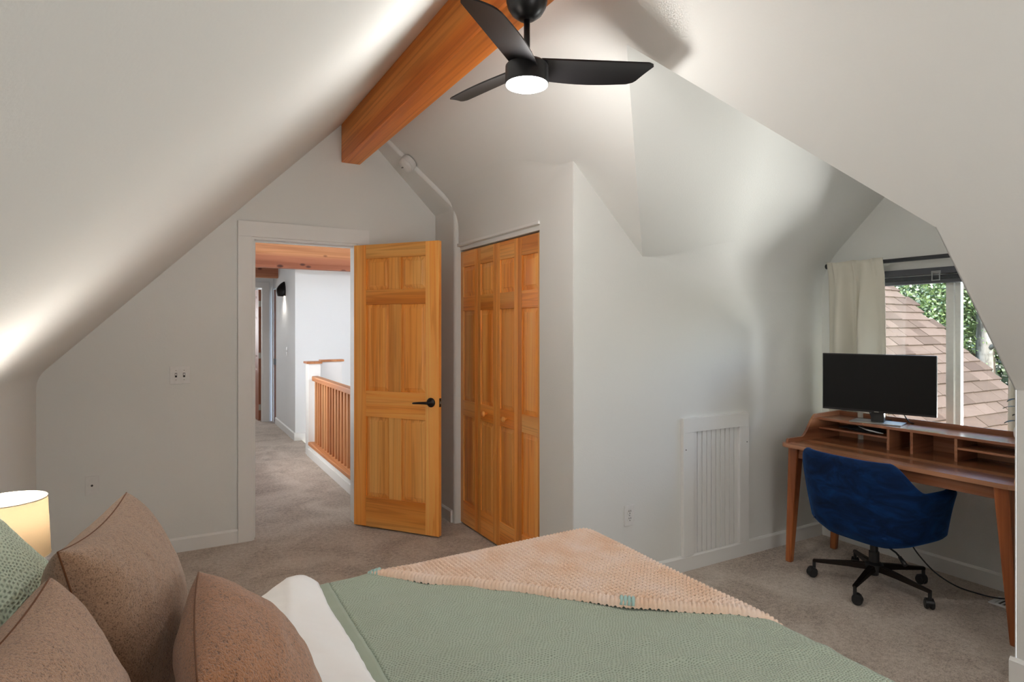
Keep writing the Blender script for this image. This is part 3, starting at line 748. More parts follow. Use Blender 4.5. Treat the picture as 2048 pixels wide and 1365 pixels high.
rod = empty('curtain_rod', (XW - 0.075, 1.88, 1.855)); tag(rod, 'dark grey curtain rod above the window', 'curtain rod')
MB().tube([(0, -0.66, 0), (0, 0.665, 0)], 0.0125, 14).to('rod', M_ROD, rod, True)
for s in (-0.66, 0.665): MB().lathe([(0.0, -0.012), (0.017, -0.012), (0.018, 0.012), (0.0, 0.014)], 16, Matrix.Translation((0, s, 0)) @ Matrix.Rotation(PI / 2, 4, 'X'), cap=False).to('finial', M_ROD, rod)
for s in (-0.6, 0.6): bx('bracket', (-0.006, s - 0.008, -0.03), (0.075, s + 0.008, 0.0), M_ROD, rod, 0.002)
def curtain(y0, y1, zb, seed, label, folds):
    nu, nv = 160, 60; P = np.zeros((nu, nv, 3)); uv = np.zeros((nu, nv, 2))
    s = np.linspace(0, 1, nu)[:, None]; tz = np.linspace(0, 1, nv)[None, :]
    z = 1.875 + (zb - 1.875) * tz
    fl_ = 0.30 + 0.70 * np.clip((tz - 0.02) / 0.28, 0, 1)
    ph = 2 * PI * folds * s + 0.5 * np.sin(3 * s + seed)
    wave = np.sin(ph) + 0.35 * np.sin(2.1 * ph + 1.0 + 0.6 * tz)
    pinch = np.exp(-((((s * 3.0) % 1.0) - 0.5) / 0.10) ** 2) * np.clip(1 - tz / 0.10, 0, 1)
    P[..., 0] = XW - 0.078 - 0.016 - 0.02 * np.clip(1 - tz / 0.06, 0, 1) + 0.040 * wave * fl_ - 0.02 * pinch
    P[..., 0] += 0.045 * np.exp(-((s - 0.45 + 0.05 * tz) / 0.028) ** 2) * np.clip((tz - 0.05) / 0.2, 0, 1) - 0.03 * np.exp(-((s - 0.36 + 0.05 * tz) / 0.05) ** 2) * np.clip((tz - 0.03) / 0.2, 0, 1)
    yy = y0 + (y1 - y0) * s
    P[..., 1] = yy + 0.012 * np.cos(ph) * fl_ + (yy - (y0 + y1) / 2) * 0.10 * tz
    P[..., 2] = z + 0.004 * np.sin(ph * 1.0)
    o = grid_mesh('curtain', P, M_CURT)
    md = o.modifiers.new('thick', 'SOLIDIFY'); md.thickness = 0.003
    g = tag(o, label, 'curtain', 'window curtains'); return g
curtain(2.165, 2.535, 0.26, 1.0, 'oatmeal pleated curtain hanging behind the monitor', 2.3)
curtain(1.235, 1.50, 0.26, 2.5, 'oatmeal curtain at the near end of the window, mostly hidden by the knee wall', 3.0)

# ------------------------------------------------------------------ ceiling fan
FX, FY = 1.152, 1.925
fan = empty('ceiling_fan', (FX, FY, 2.64)); tag(fan, 'black three-blade ceiling fan with lit round light under the beam', 'ceiling fan')
MB().lathe([(0.0, -0.068), (0.024, -0.068), (0.034, -0.062), (0.056, -0.045), (0.070, -0.022), (0.076, 0.0)], 32, cap=False).to('canopy', M_BLACK, fan, auto=50)
MB().lathe([(0.0115, -0.22), (0.0115, -0.05)], 16).to('downrod', M_BLACK, fan, True)
MB().lathe([(0.0, -0.185), (0.019, -0.185), (0.021, -0.21), (0.021, -0.225), (0.0, -0.225)], 20, cap=False).to('coupling', M_BLACK, fan, auto=40)
MB().lathe([(0.0, -0.218), (0.035, -0.22), (0.07, -0.228), (0.079, -0.238), (0.080, -0.298), (0.078, -0.304), (0.070, -0.304)], 40, cap=False).to('motor_housing', M_BLACK, fan, auto=40)
MB().lathe([(0.0765, -0.300), (0.0765, -0.309), (0.060, -0.316), (0.0, -0.319)], 40, cap=False).to('light_lens', M_LED, fan, True)
def blade():
    nu, nv = 40, 14; L0, L1 = 0.045, 0.462
    bm = bmesh.new(); top = []; bot = []
    for i in range(nu):
        s = i / (nu - 1)
        wl = 0.055 + 0.014 * math.sin(PI * min(1, s)); wr = 0.053 + 0.010 * s
        rt, rb = [], []
        for j in range(nv):
            q = j / (nv - 1); yv = -wr + (wl + wr) * q
            end = 0.482 - 0.055 * q ** 1.3 - 0.030 * max(0, (0.16 - q) / 0.16) ** 2 - 0.022 * max(0, (q - 0.86) / 0.14) ** 2
            x = L0 + (end - L0) * s
            z = yv * math.tan(R(-16)) + 0.010 * s + 0.006 * (1 - (2 * q - 1) ** 2)
            rt.append(bm.verts.new((x, yv, z + 0.003))); rb.append(bm.verts.new((x, yv, z - 0.003)))
        top.append(rt); bot.append(rb)
    for i in range(nu - 1):
        for j in range(nv - 1):
            bm.faces.new([top[i][j], top[i + 1][j], top[i + 1][j + 1], top[i][j + 1]])
            bm.faces.new([bot[i][j], bot[i][j + 1], bot[i + 1][j + 1], bot[i + 1][j]])
    for i in range(nu - 1):
        bm.faces.new([top[i][0], bot[i][0], bot[i + 1][0], top[i + 1][0]]); bm.faces.new([top[i][-1], top[i + 1][-1], bot[i + 1][-1], bot[i][-1]])
    for j in range(nv - 1):
        bm.faces.new([top[0][j], top[0][j + 1], bot[0][j + 1], bot[0][j]]); bm.faces.new([top[-1][j], bot[-1][j], bot[-1][j + 1], top[-1][j + 1]])
    bmesh.ops.recalc_face_normals(bm, faces=bm.faces)
    me = bpy.data.meshes.new('blade'); bm.to_mesh(me); bm.free()
    me.polygons.foreach_set('use_smooth', np.ones(len(me.polygons), bool)); me.set_sharp_from_angle(angle=R(50)); me.materials.append(M_BLACK); return me
bme = blade()
for a in (-19, 101, 221):
    o = bpy.data.objects.new('blade', bme); COL.objects.link(o); o.parent = fan; o.location = (0, 0, -0.244); o.rotation_euler = (0, 0, R(a))
ld = bpy.data.lights.new('fan_light', 'POINT'); ld.shadow_soft_size = 0.06; ld.energy = 8; ld.color = (1, 0.97, 0.93)
lo = bpy.data.objects.new('fan_light', ld); COL.objects.link(lo); lo.location = (FX, FY, 2.64 - 0.385)

# ------------------------------------------------------------------ bed
BX0, BX1, BY0, BY1, BZ = -0.56, 1.53, 0.50, 2.055, 0.60
bed = empty('bed', (0.45, 1.2, 0)); tag(bed, 'queen bed with mattress on a low base under the linens', 'bed')
def bb(n, lo, hi, mt, bev=0.0, p=bed): return bx(n, (lo[0] - 0.45, lo[1] - 1.2, lo[2]), (hi[0] - 0.45, hi[1] - 1.2, hi[2]), mt, p, bev)
bb('mattress', (BX0, BY0 + 0.02, 0.32), (BX1 - 0.03, BY1 - 0.03, BZ - 0.02), M_MATT, 0.05)
bb('base', (BX0, BY0 + 0.03, 0.14), (BX1 - 0.05, BY1 - 0.04, 0.32), M_MATT, 0.01)
bb('headboard', (BX0 - 0.07, BY0 - 0.02, 0.02), (BX0 - 0.012, BY1 + 0.02, 0.98), M_DESKY, 0.01)
for x in (BX0 + 0.06, BX1 - 0.14):
    for y in (BY0 + 0.1, BY1 - 0.14): bb('leg', (x, y, 0), (x + 0.06, y + 0.06, 0.14), M_DESKZ)

def drape(Q, top, rad=0.055, flare=0.10, rect=(BX0, BX1, BY0, BY1)):
    """flat cloth coordinates -> draped over the bed; returns points and normals"""
    x, y = Q[..., 0], Q[..., 1]
    cx = np.clip(x, rect[0] + 0.0, rect[1] - rad); cy = np.clip(y, rect[2] + rad, rect[3] - rad)
    dx, dy = x - cx, y - cy; d = np.sqrt(dx * dx + dy * dy) + 1e-9
    nx_, ny_ = dx / d, dy / d
    arc = rad * PI / 2
    th = np.clip(d, 0, arc) / rad
    ex = np.maximum(d - arc, 0)
    hor = rad * np.sin(th) + ex * flare; ver = rad * (1 - np.cos(th)) + ex * math.sqrt(1 - flare ** 2)
    inside = d < 1e-6
    P = np.stack([np.where(inside, x, cx + nx_ * hor), np.where(inside, y, cy + ny_ * hor), top - ver], -1)
    sn, cs = np.sin(th), np.cos(th)
    N = np.stack([np.where(inside, 0, nx_ * sn), np.where(inside, 0, ny_ * sn), np.where(inside, 1, cs)], -1)
    return P, N

def cloth_sheet(name, x0, x1, y0, y1, step, top, mat, hfun=None, rad=0.055, thick=0.006, parent=None):
    xs = np.arange(x0, x1 + 1e-6, step); ys = np.arange(y0, y1 + 1e-6, step)
    Q = np.stack(np.meshgrid(xs, ys, indexing='ij'), -1)
    P, N = drape(Q, top, rad)
    hh = hfun(Q) if hfun else 0
    P = P + N * (np.asarray(hh)[..., None] if hfun else 0)
    P[..., 2] = np.maximum(P[..., 2], 0.03)
    o = grid_mesh(name, P, mat, parent, uv=Q.copy())
    md = o.modifiers.new('thick', 'SOLIDIFY'); md.thickness = thick; md.offset = -1
    return o
def h_cover(Q):
    p = Q * np.array([4.2, 6.5])
    h = 0.006 * vnoise(p, 3) + 0.004 * vnoise(p * 2.7, 5)
    ridge = np.exp(-((Q[..., 1] - (1.95 - 0.55 * (Q[..., 0] - 0.75)) ) / 0.022) ** 2) * 0.006
    ridge2 = np.exp(-((Q[..., 1] - (1.25 - 0.35 * (Q[..., 0] - 0.75)) ) / 0.02) ** 2) * 0.005
    return 0.004 + h + ridge + ridge2
cov = cloth_sheet('bedspread', 0.455, BX1 + 0.42, BY0 - 0.35, BY1 + 0.42, 0.0125, BZ + 0.004, M_COVER, h_cover)
tag(cov, 'sage green crinkle-textured bedspread over the bed', 'bedspread')
def h_fl(Q): return h_cover(Q) + 0.002 + 0.002 * vnoise(Q * np.array([2.0, 34.0]), 8, 2)
fl_o = cloth_sheet('hem_band', 0.405, 0.461, BY0 - 0.35, BY1 + 0.40, 0.01, BZ + 0.006, M_FLANGE, h_fl, parent=cov)
def h_sheet(Q):
    x, y = Q[..., 0], Q[..., 1]
    band = 1 / (1 + np.exp(-(x - 0.245) / 0.012))
    puff = 0.028 * band * np.clip(1 - ((x - 0.33) / 0.13) ** 2, 0, 1)
    crease = 0.011 * vnoise(np.stack([x * 16 + y * 9, y * 13], -1), 11, 3) * band + 0.005 * np.exp(-((x - 0.30 - 0.03 * np.sin(y * 7)) / 0.012) ** 2) * band
    hump = 0.030 * np.exp(-((x - 0.37) / 0.05) ** 2) * np.exp(-((y - 2.03) / 0.10) ** 2)
    return 0.001 + puff + crease + hump + 0.004 * vnoise(Q * 9, 12)
sh = cloth_sheet('bed_sheet', BX0 + 0.01, 0.425, BY0 - 0.30, BY1 + 0.34, 0.01, BZ + 0.002, M_SHEET, h_sheet, thick=0.003)
tag(sh, 'white cotton sheet folded back over the bedspread edge', 'sheet')

# chunky knitted throw over the far foot corner
def make_throw():
    st = 0.0027
    P0 = np.array([0.575, 2.035]); e = np.array([1.0, -0.965]); e /= np.linalg.norm(e); n = np.array([-e[1], e[0]])
    us = np.arange(-0.22, 1.62, st); vs_ = np.arange(0, 1.12, st)
    U, V = np.meshgrid(us, vs_, indexing='ij')
    bow = 0.022 * np.sin(PI * np.clip((U) / 1.4, 0, 1)) + 0.008 * np.sin(U * 9) + 0.003 * np.sin(U * 31)
    Vx = V - bow * np.exp(-V / 0.5)
    Q = P0 + U[..., None] * e + Vx[..., None] * n
    P, N = drape(Q, BZ + 0.012, 0.075)
    c = 0.0225
    cu = np.cos(PI * U / c) ** 2; cv = np.cos(PI * V / c) ** 2; su = 1 - cu; sv = 1 - cv
    pit = np.maximum((cu * cv) ** 2.2, (su * sv) ** 2.2)
    strand = 0.5 + 0.5 * np.cos(2 * PI * (U + V) / c) * np.cos(2 * PI * (U - V) / c)
    body = 1.0 - 2.0 * pit + 0.25 * strand
    wv = np.sin(PI * U / 0.0125); rib = np.abs(wv) ** 0.7 * (0.6 + 0.4 * np.abs(np.sin(PI * V / 0.018 + (np.floor(U / 0.0125) % 2) * PI / 2)))
    edge = 1 / (1 + np.exp((V - 0.040) / 0.002))
    hgt = body * 0.011 * (1 - edge) + edge * rib * 0.0075 + edge * 0.007 * np.sqrt(np.clip(V / 0.02, 0, 1)) * np.clip(1 - (V - 0.02) / 0.03, 0, 1)
    hgt = hgt + 0.006 * vnoise(np.stack([U * 3, V * 3], -1), 21) * np.clip(V / 0.1, 0, 1) + 0.006
    # the rim rolls down onto the bedspread
    hgt = hgt - 0.012 * np.clip(1 - V / 0.010, 0, 1) ** 2
    P = P + N * hgt[..., None]
    keep = P[..., 2] > 0.22
    P[..., 2] = np.maximum(P[..., 2], 0.2)
    o = grid_mesh('knitted_throw', P, M_THROW, uv=np.stack([U, V], -1))
    tag(o, 'chunky peach knitted throw laid diagonally over the foot corner of the bed', 'blanket')
    for (u0, v0, L) in ((0.02, 0.012, 0.04), (0.86, 0.006, 0.04)):
        m = MB()
        for k in range(4):
            uu = u0 + k * 0.0115
            bow0 = 0.022 * math.sin(PI * min(max(uu / 1.4, 0), 1)) + 0.008 * math.sin(uu * 9)
            pts = []
            for vv in (0.001, 0.01, 0.02, 0.03):
                q = P0 + uu * e + (vv - bow0) * n; pp, nn = drape(q[None, :], BZ + 0.012, 0.075); z_ = (pp + nn * (0.016 - 60 * (vv - 0.018) ** 2 + 0.004))[0]
                pts.append(tuple(z_))
            m.tube(pts, 0.0055, 8)
        m.to('mint_stitches', M_TUFT, o, True)
    return o
make_throw()

# pillows
def pillow(name, c, facing, up, half, thick, mat, label, cat='pillow', group=None, seam=None, nn=90, bow=0.09, seed=1, wr=0.006, power=0.42):
    f_ = Vector(facing).normalized(); u_ = Vector(up); u_ = (u_ - f_ * u_.dot(f_)).normalized(); s_ = u_.cross(f_)
    M = Matrix((s_, u_, f_)).transposed().to_4x4(); M.translation = Vector(c)
    g = np.linspace(-1, 1, nn); a = np.sign(g) * (1 - (1 - np.abs(g)) ** 1.25)
    U, V = np.meshgrid(a, a, indexing='ij')
    X = half[0] * U * (1 - bow * (1 - V ** 2)); Y = half[1] * V * (1 - bow * (1 - U ** 2))
    T = thick * np.clip((1 - U ** 2) * (1 - V ** 2), 0, 1) ** power
    wrk = wr * vnoise(np.stack([U * 5 + V * 2, V * 4], -1), seed) + wr * 0.8 * np.sin(np.arctan2(V, U) * 9 + seed) * np.clip(np.hypot(U, V) - 0.5, 0, 1)
    envelope = np.clip((1 - U ** 2) * (1 - V ** 2), 0, 1) ** 0.3
    me_all = []
    root = empty(name); root.matrix_world = M; tag(root, label, cat, group)
    for s in (1, -1):
        Pp = np.stack([X, Y, s * T + wrk * envelope], -1)
        if s < 0: Pp = Pp[:, ::-1]
        uv = np.stack([X, Y], -1)
        if s < 0: uv = uv[:, ::-1]
        grid_mesh('cover_front' if s > 0 else 'cover_back', Pp, mat, root, uv=uv)
    if seam:
        q = np.linspace(-1, 1, 30); loop = [(t, -1) for t in q] + [(1, t) for t in q[1:]] + [(t, 1) for t in q[::-1][1:]] + [(-1, t) for t in q[::-1][1:]]
        pts = [(half[0] * a_ * (1 - bow * (1 - b_ ** 2)), half[1] * b_ * (1 - bow * (1 - a_ ** 2)), 0) for a_, b_ in loop]
        MB().tube(pts, 0.0017, 6).to('seam', seam, root, True)
    return root
pillow('euro_sham', (-0.30, 1.63, 0.82), (0.80, 0.0, 0.58), (-0.55, 0.0, 0.8), (0.34, 0.32), 0.085, M_SHAM, 'large sage green textured pillow leaning at the head of the bed', seed=2, bow=0.04)
pillow('throw_pillow', (-0.085, 1.595, 0.805), (0.97, -0.17, 0.22), (-0.2, 0.06, 1), (0.235, 0.225), 0.125, M_BOU1, 'square tan boucle pillow with pointed corner, standing tallest in the middle', group='boucle pillows', seam=M_SEAM, seed=4)
pillow('throw_pillow', (-0.165, 1.12, 0.785), (0.97, -0.15, 0.25), (-0.25, 0.06, 1), (0.225, 0.22), 0.12, M_BOU2, 'light brown boucle pillow nearest the camera at the lower left corner', group='boucle pillows', seam=M_SEAM, seed=6)
pillow('lumbar_pillow', (0.150, 1.295, 0.735), (0.82, -0.05, 0.52), (-0.55, 0.0, 0.82), (0.225, 0.185), 0.108, M_BOU3, 'rust brown boucle pillow beside the white sheet', group='boucle pillows', seam=M_SEAM, seed=9, bow=-0.06, power=0.5)

# ------------------------------------------------------------------ nightstand and lamp
LXP, LYP = -0.413, 2.30
ns = empty('nightstand', (LXP, LYP, 0)); tag(ns, 'wooden nightstand under the glowing lamp beside the bed', 'nightstand')
bx('top', (-0.2, -0.2, 0.53), (0.2, 0.2, 0.55), M_DESKX, ns, 0.004); bx('body', (-0.18, -0.18, 0.33), (0.18, 0.18, 0.53), M_DESKX, ns, 0.003)
dr = bx('drawer', (0.18, -0.165, 0.345), (0.195, 0.165, 0.515), M_DESKY, ns, 0.003); MB().tube([(0.195, 0, 0.43), (0.22, 0, 0.43)], 0.01).to('knob', M_BLACK, dr)
for x in (-0.16, 0.16):
    for y in (-0.16, 0.16): MB().tube([(x * 1.05, y * 1.05, 0), (x, y, 0.33)], [0.012, 0.02], 10).to('leg', M_DESKZ, ns)
lp = empty('table_lamp', (LXP, LYP, 0.55)); tag(lp, 'glowing table lamp with cream drum shade on the nightstand', 'lamp')
MB().lathe([(0.0, 0), (0.06, 0), (0.062, 0.01), (0.03, 0.03), (0.035, 0.09), (0.028, 0.15), (0.012, 0.19), (0.01, 0.21), (0.0, 0.21)], 28, cap=False).to('base', M_CERAM, lp, True)
SB, ST = 0.208, 0.382
b = bmesh.new(); seg = 64; rr = [[b.verts.new((r_ * math.cos(2 * PI * i / seg), r_ * math.sin(2 * PI * i / seg), z_)) for i in range(seg)] for r_, z_ in ((0.106, SB), (0.098, ST))]
for i in range(seg): b.faces.new([rr[0][i], rr[0][(i + 1) % seg], rr[1][(i + 1) % seg], rr[1][i]])
m = MB(); m.add(b); m.to('shade', M_SHADE, lp, True)
for r_, z_ in ((0.106, SB), (0.098, ST)):
    MB().tube([(r_ * math.cos(2 * PI * i / 48), r_ * math.sin(2 * PI * i / 48), z_) for i in range(49)], 0.0018, 6).to('shade_rim', M_CERAM, lp, True)
m = MB(); m.tube([(0, 0, 0.20), (0, 0, 0.245)], 0.009); 
for a in range(3): m.tube([(0, 0, 0.235), (0.105 * math.cos(a * 2.094), 0.105 * math.sin(a * 2.094), SB + 0.01)], 0.0016, 6)
m.to('shade_holder', M_BRASS, lp)
MB().lathe([(0.0, 0.24), (0.014, 0.243), (0.017, 0.262), (0.028, 0.29), (0.026, 0.312), (0.012, 0.328), (0.0, 0.33)], 20, cap=False).to('bulb', M_BULB, lp, True)
ld = bpy.data.lights.new('lamp_light', 'POINT'); ld.energy = 11.2; ld.shadow_soft_size = 0.035; ld.color = (1, 0.94, 0.87)
lo = bpy.data.objects.new('lamp_light', ld); COL.objects.link(lo); lo.location = (LXP, LYP, 0.55 + 0.345)

# ------------------------------------------------------------------ desk
DKX0, DKX1, DKY0, DKY1, DKZ = 3.275, 3.842, 1.245, 2.455, 0.735
dk = empty('writing_desk', (3.56, 1.85, 0)); tag(dk, 'walnut writing desk with low cubby hutch and tapered legs under the window', 'desk')
def db(n, lo, hi, mt, bev=0.003, p=dk): return bx(n, (lo[0] - 3.56, lo[1] - 1.85, lo[2]), (hi[0] - 3.56, hi[1] - 1.85, hi[2]), mt, p, bev)
# top with rounded corners
b = bmesh.new(); rc = 0.05; pts = []
for cx_, cy_, a0 in ((DKX1 - 0.01, DKY1 - 0.01, 0), (DKX0 + rc, DKY1 - rc, 90), (DKX0 + rc, DKY0 + rc, 180), (DKX1 - 0.01, DKY0 + 0.01, 270)):
    r_ = rc if a0 in (90, 180) else 0.01
    for k in range(7): a = R(a0 + 15 * k); pts.append((cx_ + r_ * math.cos(a), cy_ + r_ * math.sin(a)))
m = MB(); m.prism([(x - 3.56, y - 1.85) for x, y in pts], 'z', DKZ - 0.022, DKZ); m.to('desk_top', M_DESKY, dk)
db('apron', (DKX0 + 0.045, DKY0 + 0.09, DKZ - 0.085), (DKX0 + 0.065, DKY1 - 0.09, DKZ - 0.022), M_DESKY, 0.002)
db('apron', (DKX1 - 0.06, DKY0 + 0.09, DKZ - 0.085), (DKX1 - 0.04, DKY1 - 0.09, DKZ - 0.022), M_DESKY, 0.002)
for y in (DKY0 + 0.055, DKY1 - 0.075): db('apron', (DKX0 + 0.07, y, DKZ - 0.085), (DKX1 - 0.06, y + 0.02, DKZ - 0.022), M_DESKX, 0.002)
for sx, x in ((-1, DKX0 + 0.06), (1, DKX1 - 0.06)):
    for sy, y in ((-1, DKY0 + 0.075), (1, DKY1 - 0.075)):
        def ring(cx_, cy_, w_): return [(cx_ - w_ - 3.56, cy_ - w_ - 1.85), (cx_ + w_ - 3.56, cy_ - w_ - 1.85), (cx_ + w_ - 3.56, cy_ + w_ - 1.85), (cx_ - w_ - 3.56, cy_ + w_ - 1.85)]
        bt = ring(x - 0.0 * sx, y + 0.045 * sy, 0.018); tp = ring(x, y, 0.032)
        m = MB(); m.hexa([(p[0], p[1], 0.0) for p in bt], [(p[0], p[1], DKZ - 0.022) for p in tp], 0.009); m.to('leg', M_DESKZ, dk)
HX0, HX1, HZ = 3.605, DKX1 - 0.005, 0.872
db('hutch_top', (HX0, DKY0 + 0.012, HZ - 0.016), (HX1, DKY1 - 0.04, HZ), M_DESKY, 0.002)
db('hutch_back', (HX1 - 0.012, DKY0 + 0.012, DKZ), (HX1, DKY1 - 0.04, HZ - 0.016), M_DESKY, 0.001)
db('gallery_rail', (HX1 - 0.012, DKY0 + 0.012, HZ), (HX1, DKY1 - 0.04, HZ + 0.028), M_DESKY, 0.002)
for y in (1.986, 1.859, 1.640): db('divider', (HX0 + 0.003, y - 0.007, DKZ), (HX1 - 0.012, y + 0.007, HZ - 0.016), M_DESKX, 0.001)
db('shelf', (HX0 + 0.004, 1.993, 0.800), (HX1 - 0.012, DKY1 - 0.042, 0.811), M_DESKY, 0.001)
db('shelf', (HX0 + 0.004, DKY0 + 0.03, 0.800), (HX1 - 0.012, 1.633, 0.811), M_DESKY, 0.001)
def gallery(y0, y1, name='gallery_side'):
    pr = [(DKX0 + 0.03, DKZ)]
    for s in np.linspace(0, 1, 7): pr.append((DKX0 + 0.03 + 0.012 * (1 - math.cos(s * PI / 2)), DKZ + 0.026 * math.sin(s * PI / 2)))
    for s in np.linspace(0, 1, 16):
        pr.append((3.44 + 0.15 * s, DKZ + 0.026 + (HZ + 0.022 - DKZ - 0.026) * (s * s * (3 - 2 * s))))
    pr += [(HX1, HZ + 0.028), (HX1, DKZ)]
    m = MB(); m.prism([(x - 3.56, z) for x, z in pr], 'y', y0 - 1.85, y1 - 1.85); return m.to(name, M_DESKX, dk)
gallery(DKY1 - 0.042, DKY1 - 0.026); gallery(DKY0 + 0.026, DKY0 + 0.012)

# things on the desk
mon = empty('monitor', (3.665, 2.085, HZ), 0)
mon_dir = math.atan2(-0.28, -0.96)            # direction the screen faces
mon.rotation_euler = (0, 0, mon_dir); tag(mon, 'black flat widescreen monitor, switched off, on the desk hutch', 'monitor')
MW, MH, MZ = 0.598, 0.348, 0.062
bx('housing', (-0.022, -MW / 2, MZ), (-0.004, MW / 2, MZ + MH), M_BLACKP, mon, 0.004)
bx('screen', (-0.006, -MW / 2 + 0.006, MZ + 0.012), (-0.0025, MW / 2 - 0.006, MZ + MH - 0.006), M_SCREEN, mon)
bx('neck', (-0.055, -0.035, 0.006), (-0.022, 0.035, MZ + 0.2), M_BLACKP, mon, 0.004)
bx('logo', (-0.0024, -0.012, MZ + 0.003), (-0.0018, 0.012, MZ + 0.008), M_STEEL, mon)
MB().box((-0.11, -0.135, 0.0), (0.045, 0.135, 0.007), 0.002).to('stand_plate', M_STEEL, mon)
tag(MB().tube([(3.74, 2.17, 0.935), (3.75, 2.165, 0.90), (3.77, 2.13, 0.885), (3.80, 2.10, 0.8775), (3.836, 2.08, 0.8775)], 0.0035, 8).to('monitor_cable', M_BLACKP, None, True), 'short black cable left of the monitor neck', 'cable')
tag(MB().tube([(3.76, 1.985, 0.945), (3.77, 1.975, 0.915), (3.79, 1.965, 0.885), (3.815, 1.96, 0.877), (3.836, 1.96, 0.877)], 0.0035, 8).to('monitor_cable', M_BLACKP, None, True), 'short black cable right of the monitor neck', 'cable')
pp = MB()
for k in range(4):
    a = R(-6 + 4 * k); b = bmesh.new(); bmesh.ops.create_grid(b, x_segments=6, y_segments=8, size=0.5)
    for v_ in b.verts: v_.co = Vector((v_.co.x * 0.13, v_.co.y * 0.20, 0.004 * math.sin(v_.co.y * 5 + k) + 0.0025 * k + 0.004 * (v_.co.y > 0.2)))
    bmesh.ops.solidify(b, geom=list(b.faces), thickness=0.001); pp.add(b, Matrix.Translation((0, 0, 0.006 + 0.0) ) @ Matrix.Rotation(a, 4, 'Z'))
o = pp.to('paper_stack', plain('black_folder', (0.02, 0.02, 0.022, 1), 0.35)); o.location = (3.70, 2.20, 0.811); tag(o, 'loose dark folders and papers on the upper left cubby shelf', 'papers')
pb = MB(); pb.tube([(3.63, 2.17, 0.845), (3.625, 2.12, 0.832), (3.622, 2.06, 0.826), (3.622, 2.02, 0.824)], [0.003, 0.005, 0.005, 0.003], 8)
tag(pb.to('plastic_pouch', M_CLEAR, None, True), 'crumpled clear plastic sleeve in the upper left cubby', 'pouch')
spk = empty('speaker_puck', (3.74, 1.895, 0.735)); tag(spk, 'small round black speaker in the narrow middle cubby', 'speaker')
MB().lathe([(0.0, -0.018), (0.034, -0.018), (0.037, -0.01), (0.037, 0.012), (0.034, 0.018), (0.0, 0.019)], 28, Matrix.Translation((0, 0, 0.037)) @ Matrix.Rotation(-PI / 2, 4, 'Y'), cap=False).to('body', M_BLACKP, spk, auto=40)
for k in (0, 1): bx('indicator', (-0.0195, -0.012, 0.022 + 0.008 * k), (-0.0185, -0.002, 0.0245 + 0.008 * k), M_WHITE, spk)
# plant by the near end of the hutch
pl = empty('potted_plant', (3.74, 1.40, HZ)); tag(pl, 'small dark-leaved plant in a white pot at the near end of the hutch', 'plant')
MB().lathe([(0.0, 0), (0.026, 0), (0.036, 0.02), (0.038, 0.045), (0.034, 0.062), (0.03, 0.064), (0.028, 0.055), (0.0, 0.055)], 24, cap=False).to('pot', M_WHITE, pl, True)
MLEAF = plain('dark_leaf', srgb(48, 66, 56), 0.45)
for k in range(11):
    a = k * 2.4; L = 0.07 + 0.03 * random.random(); zz = 0.08 + 0.014 * k; n = 8; P = np.zeros((n, 3, 3))
    for i in range(n):
        s = i / (n - 1); wv_ = 0.013 * math.sin(PI * min(1, s * 0.95 + 0.05)) ** 0.8
        for j in range(3):
            q = (j - 1) * wv_; r_ = 0.008 + L * s
            P[i, j] = (r_ * math.cos(a) - q * math.sin(a), r_ * math.sin(a) + q * math.cos(a), zz + 0.02 * s - 0.03 * s * s + 0.004 * abs(j - 1))
    grid_mesh('leaf', P, MLEAF, pl)
MB().tube([(0, 0, 0.05), (0.003, 0.002, 0.14), (0, 0, 0.23)], 0.003, 8).to('stem', MLEAF, pl)

# power cord and floor register
cp = [(3.955, 2.02, 0.16), (3.90, 2.0, 0.13), (3.80, 1.96, 0.085), (3.72, 1.86, 0.04)]
cpts = [(3.72, 1.93, 0.215), (3.72, 1.88, 0.15), (3.73, 1.80, 0.075), (3.75, 1.71, 0.03), (3.77, 1.63, 0.018), (3.78, 1.54, 0.022), (3.785, 1.46, 0.045), (3.79, 1.39, 0.09), (3.80, 1.33, 0.16), (3.81, 1.30, 0.3), (3.815, 1.30, 0.66)]
def smooth_path(p, n=8):
    p = [Vector(q) for q in p]; out = []
    for i in range(len(p) - 1):
        a, b_, c, d = p[max(i - 1, 0)], p[i], p[i + 1], p[min(i + 2, len(p) - 1)]
        for k in range(n):
            t = k / n; out.append(0.5 * ((2 * b_) + (-a + c) * t + (2 * a - 5 * b_ + 4 * c - d) * t * t + (-a + 3 * b_ - 3 * c + d) * t ** 3))
    return out + [p[-1]]
tag(MB().tube(smooth_path(cpts), 0.004, 8).to('looped_cable', M_BLACKP, None, True), 'black power cord hanging in a loop under the desk', 'cord')
rg = empty('floor_register', (3.80, 1.40, 0)); tag(rg, 'white metal floor vent in the carpet behind the desk leg', 'vent')
bx('border', (-0.062, -0.15, 0), (-0.042, 0.15, 0.007), M_WHITE, rg, 0.002); bx('border', (0.042, -0.15, 0), (0.062, 0.15, 0.007), M_WHITE, rg, 0.002)
bx('border', (-0.042, -0.15, 0), (0.042, -0.128, 0.007), M_WHITE, rg, 0.002); bx('border', (-0.042, 0.128, 0), (0.042, 0.15, 0.007), M_WHITE, rg, 0.002)
bx('duct', (-0.042, -0.128, 0.0005), (0.042, 0.128, 0.002), M_SLOT, rg)
for k in range(13): bx('louvre', (-0.042, -0.12 + k * 0.02 - 0.004, 0.001), (0.042, -0.12 + k * 0.02 + 0.004, 0.006), M_WHITE, rg)

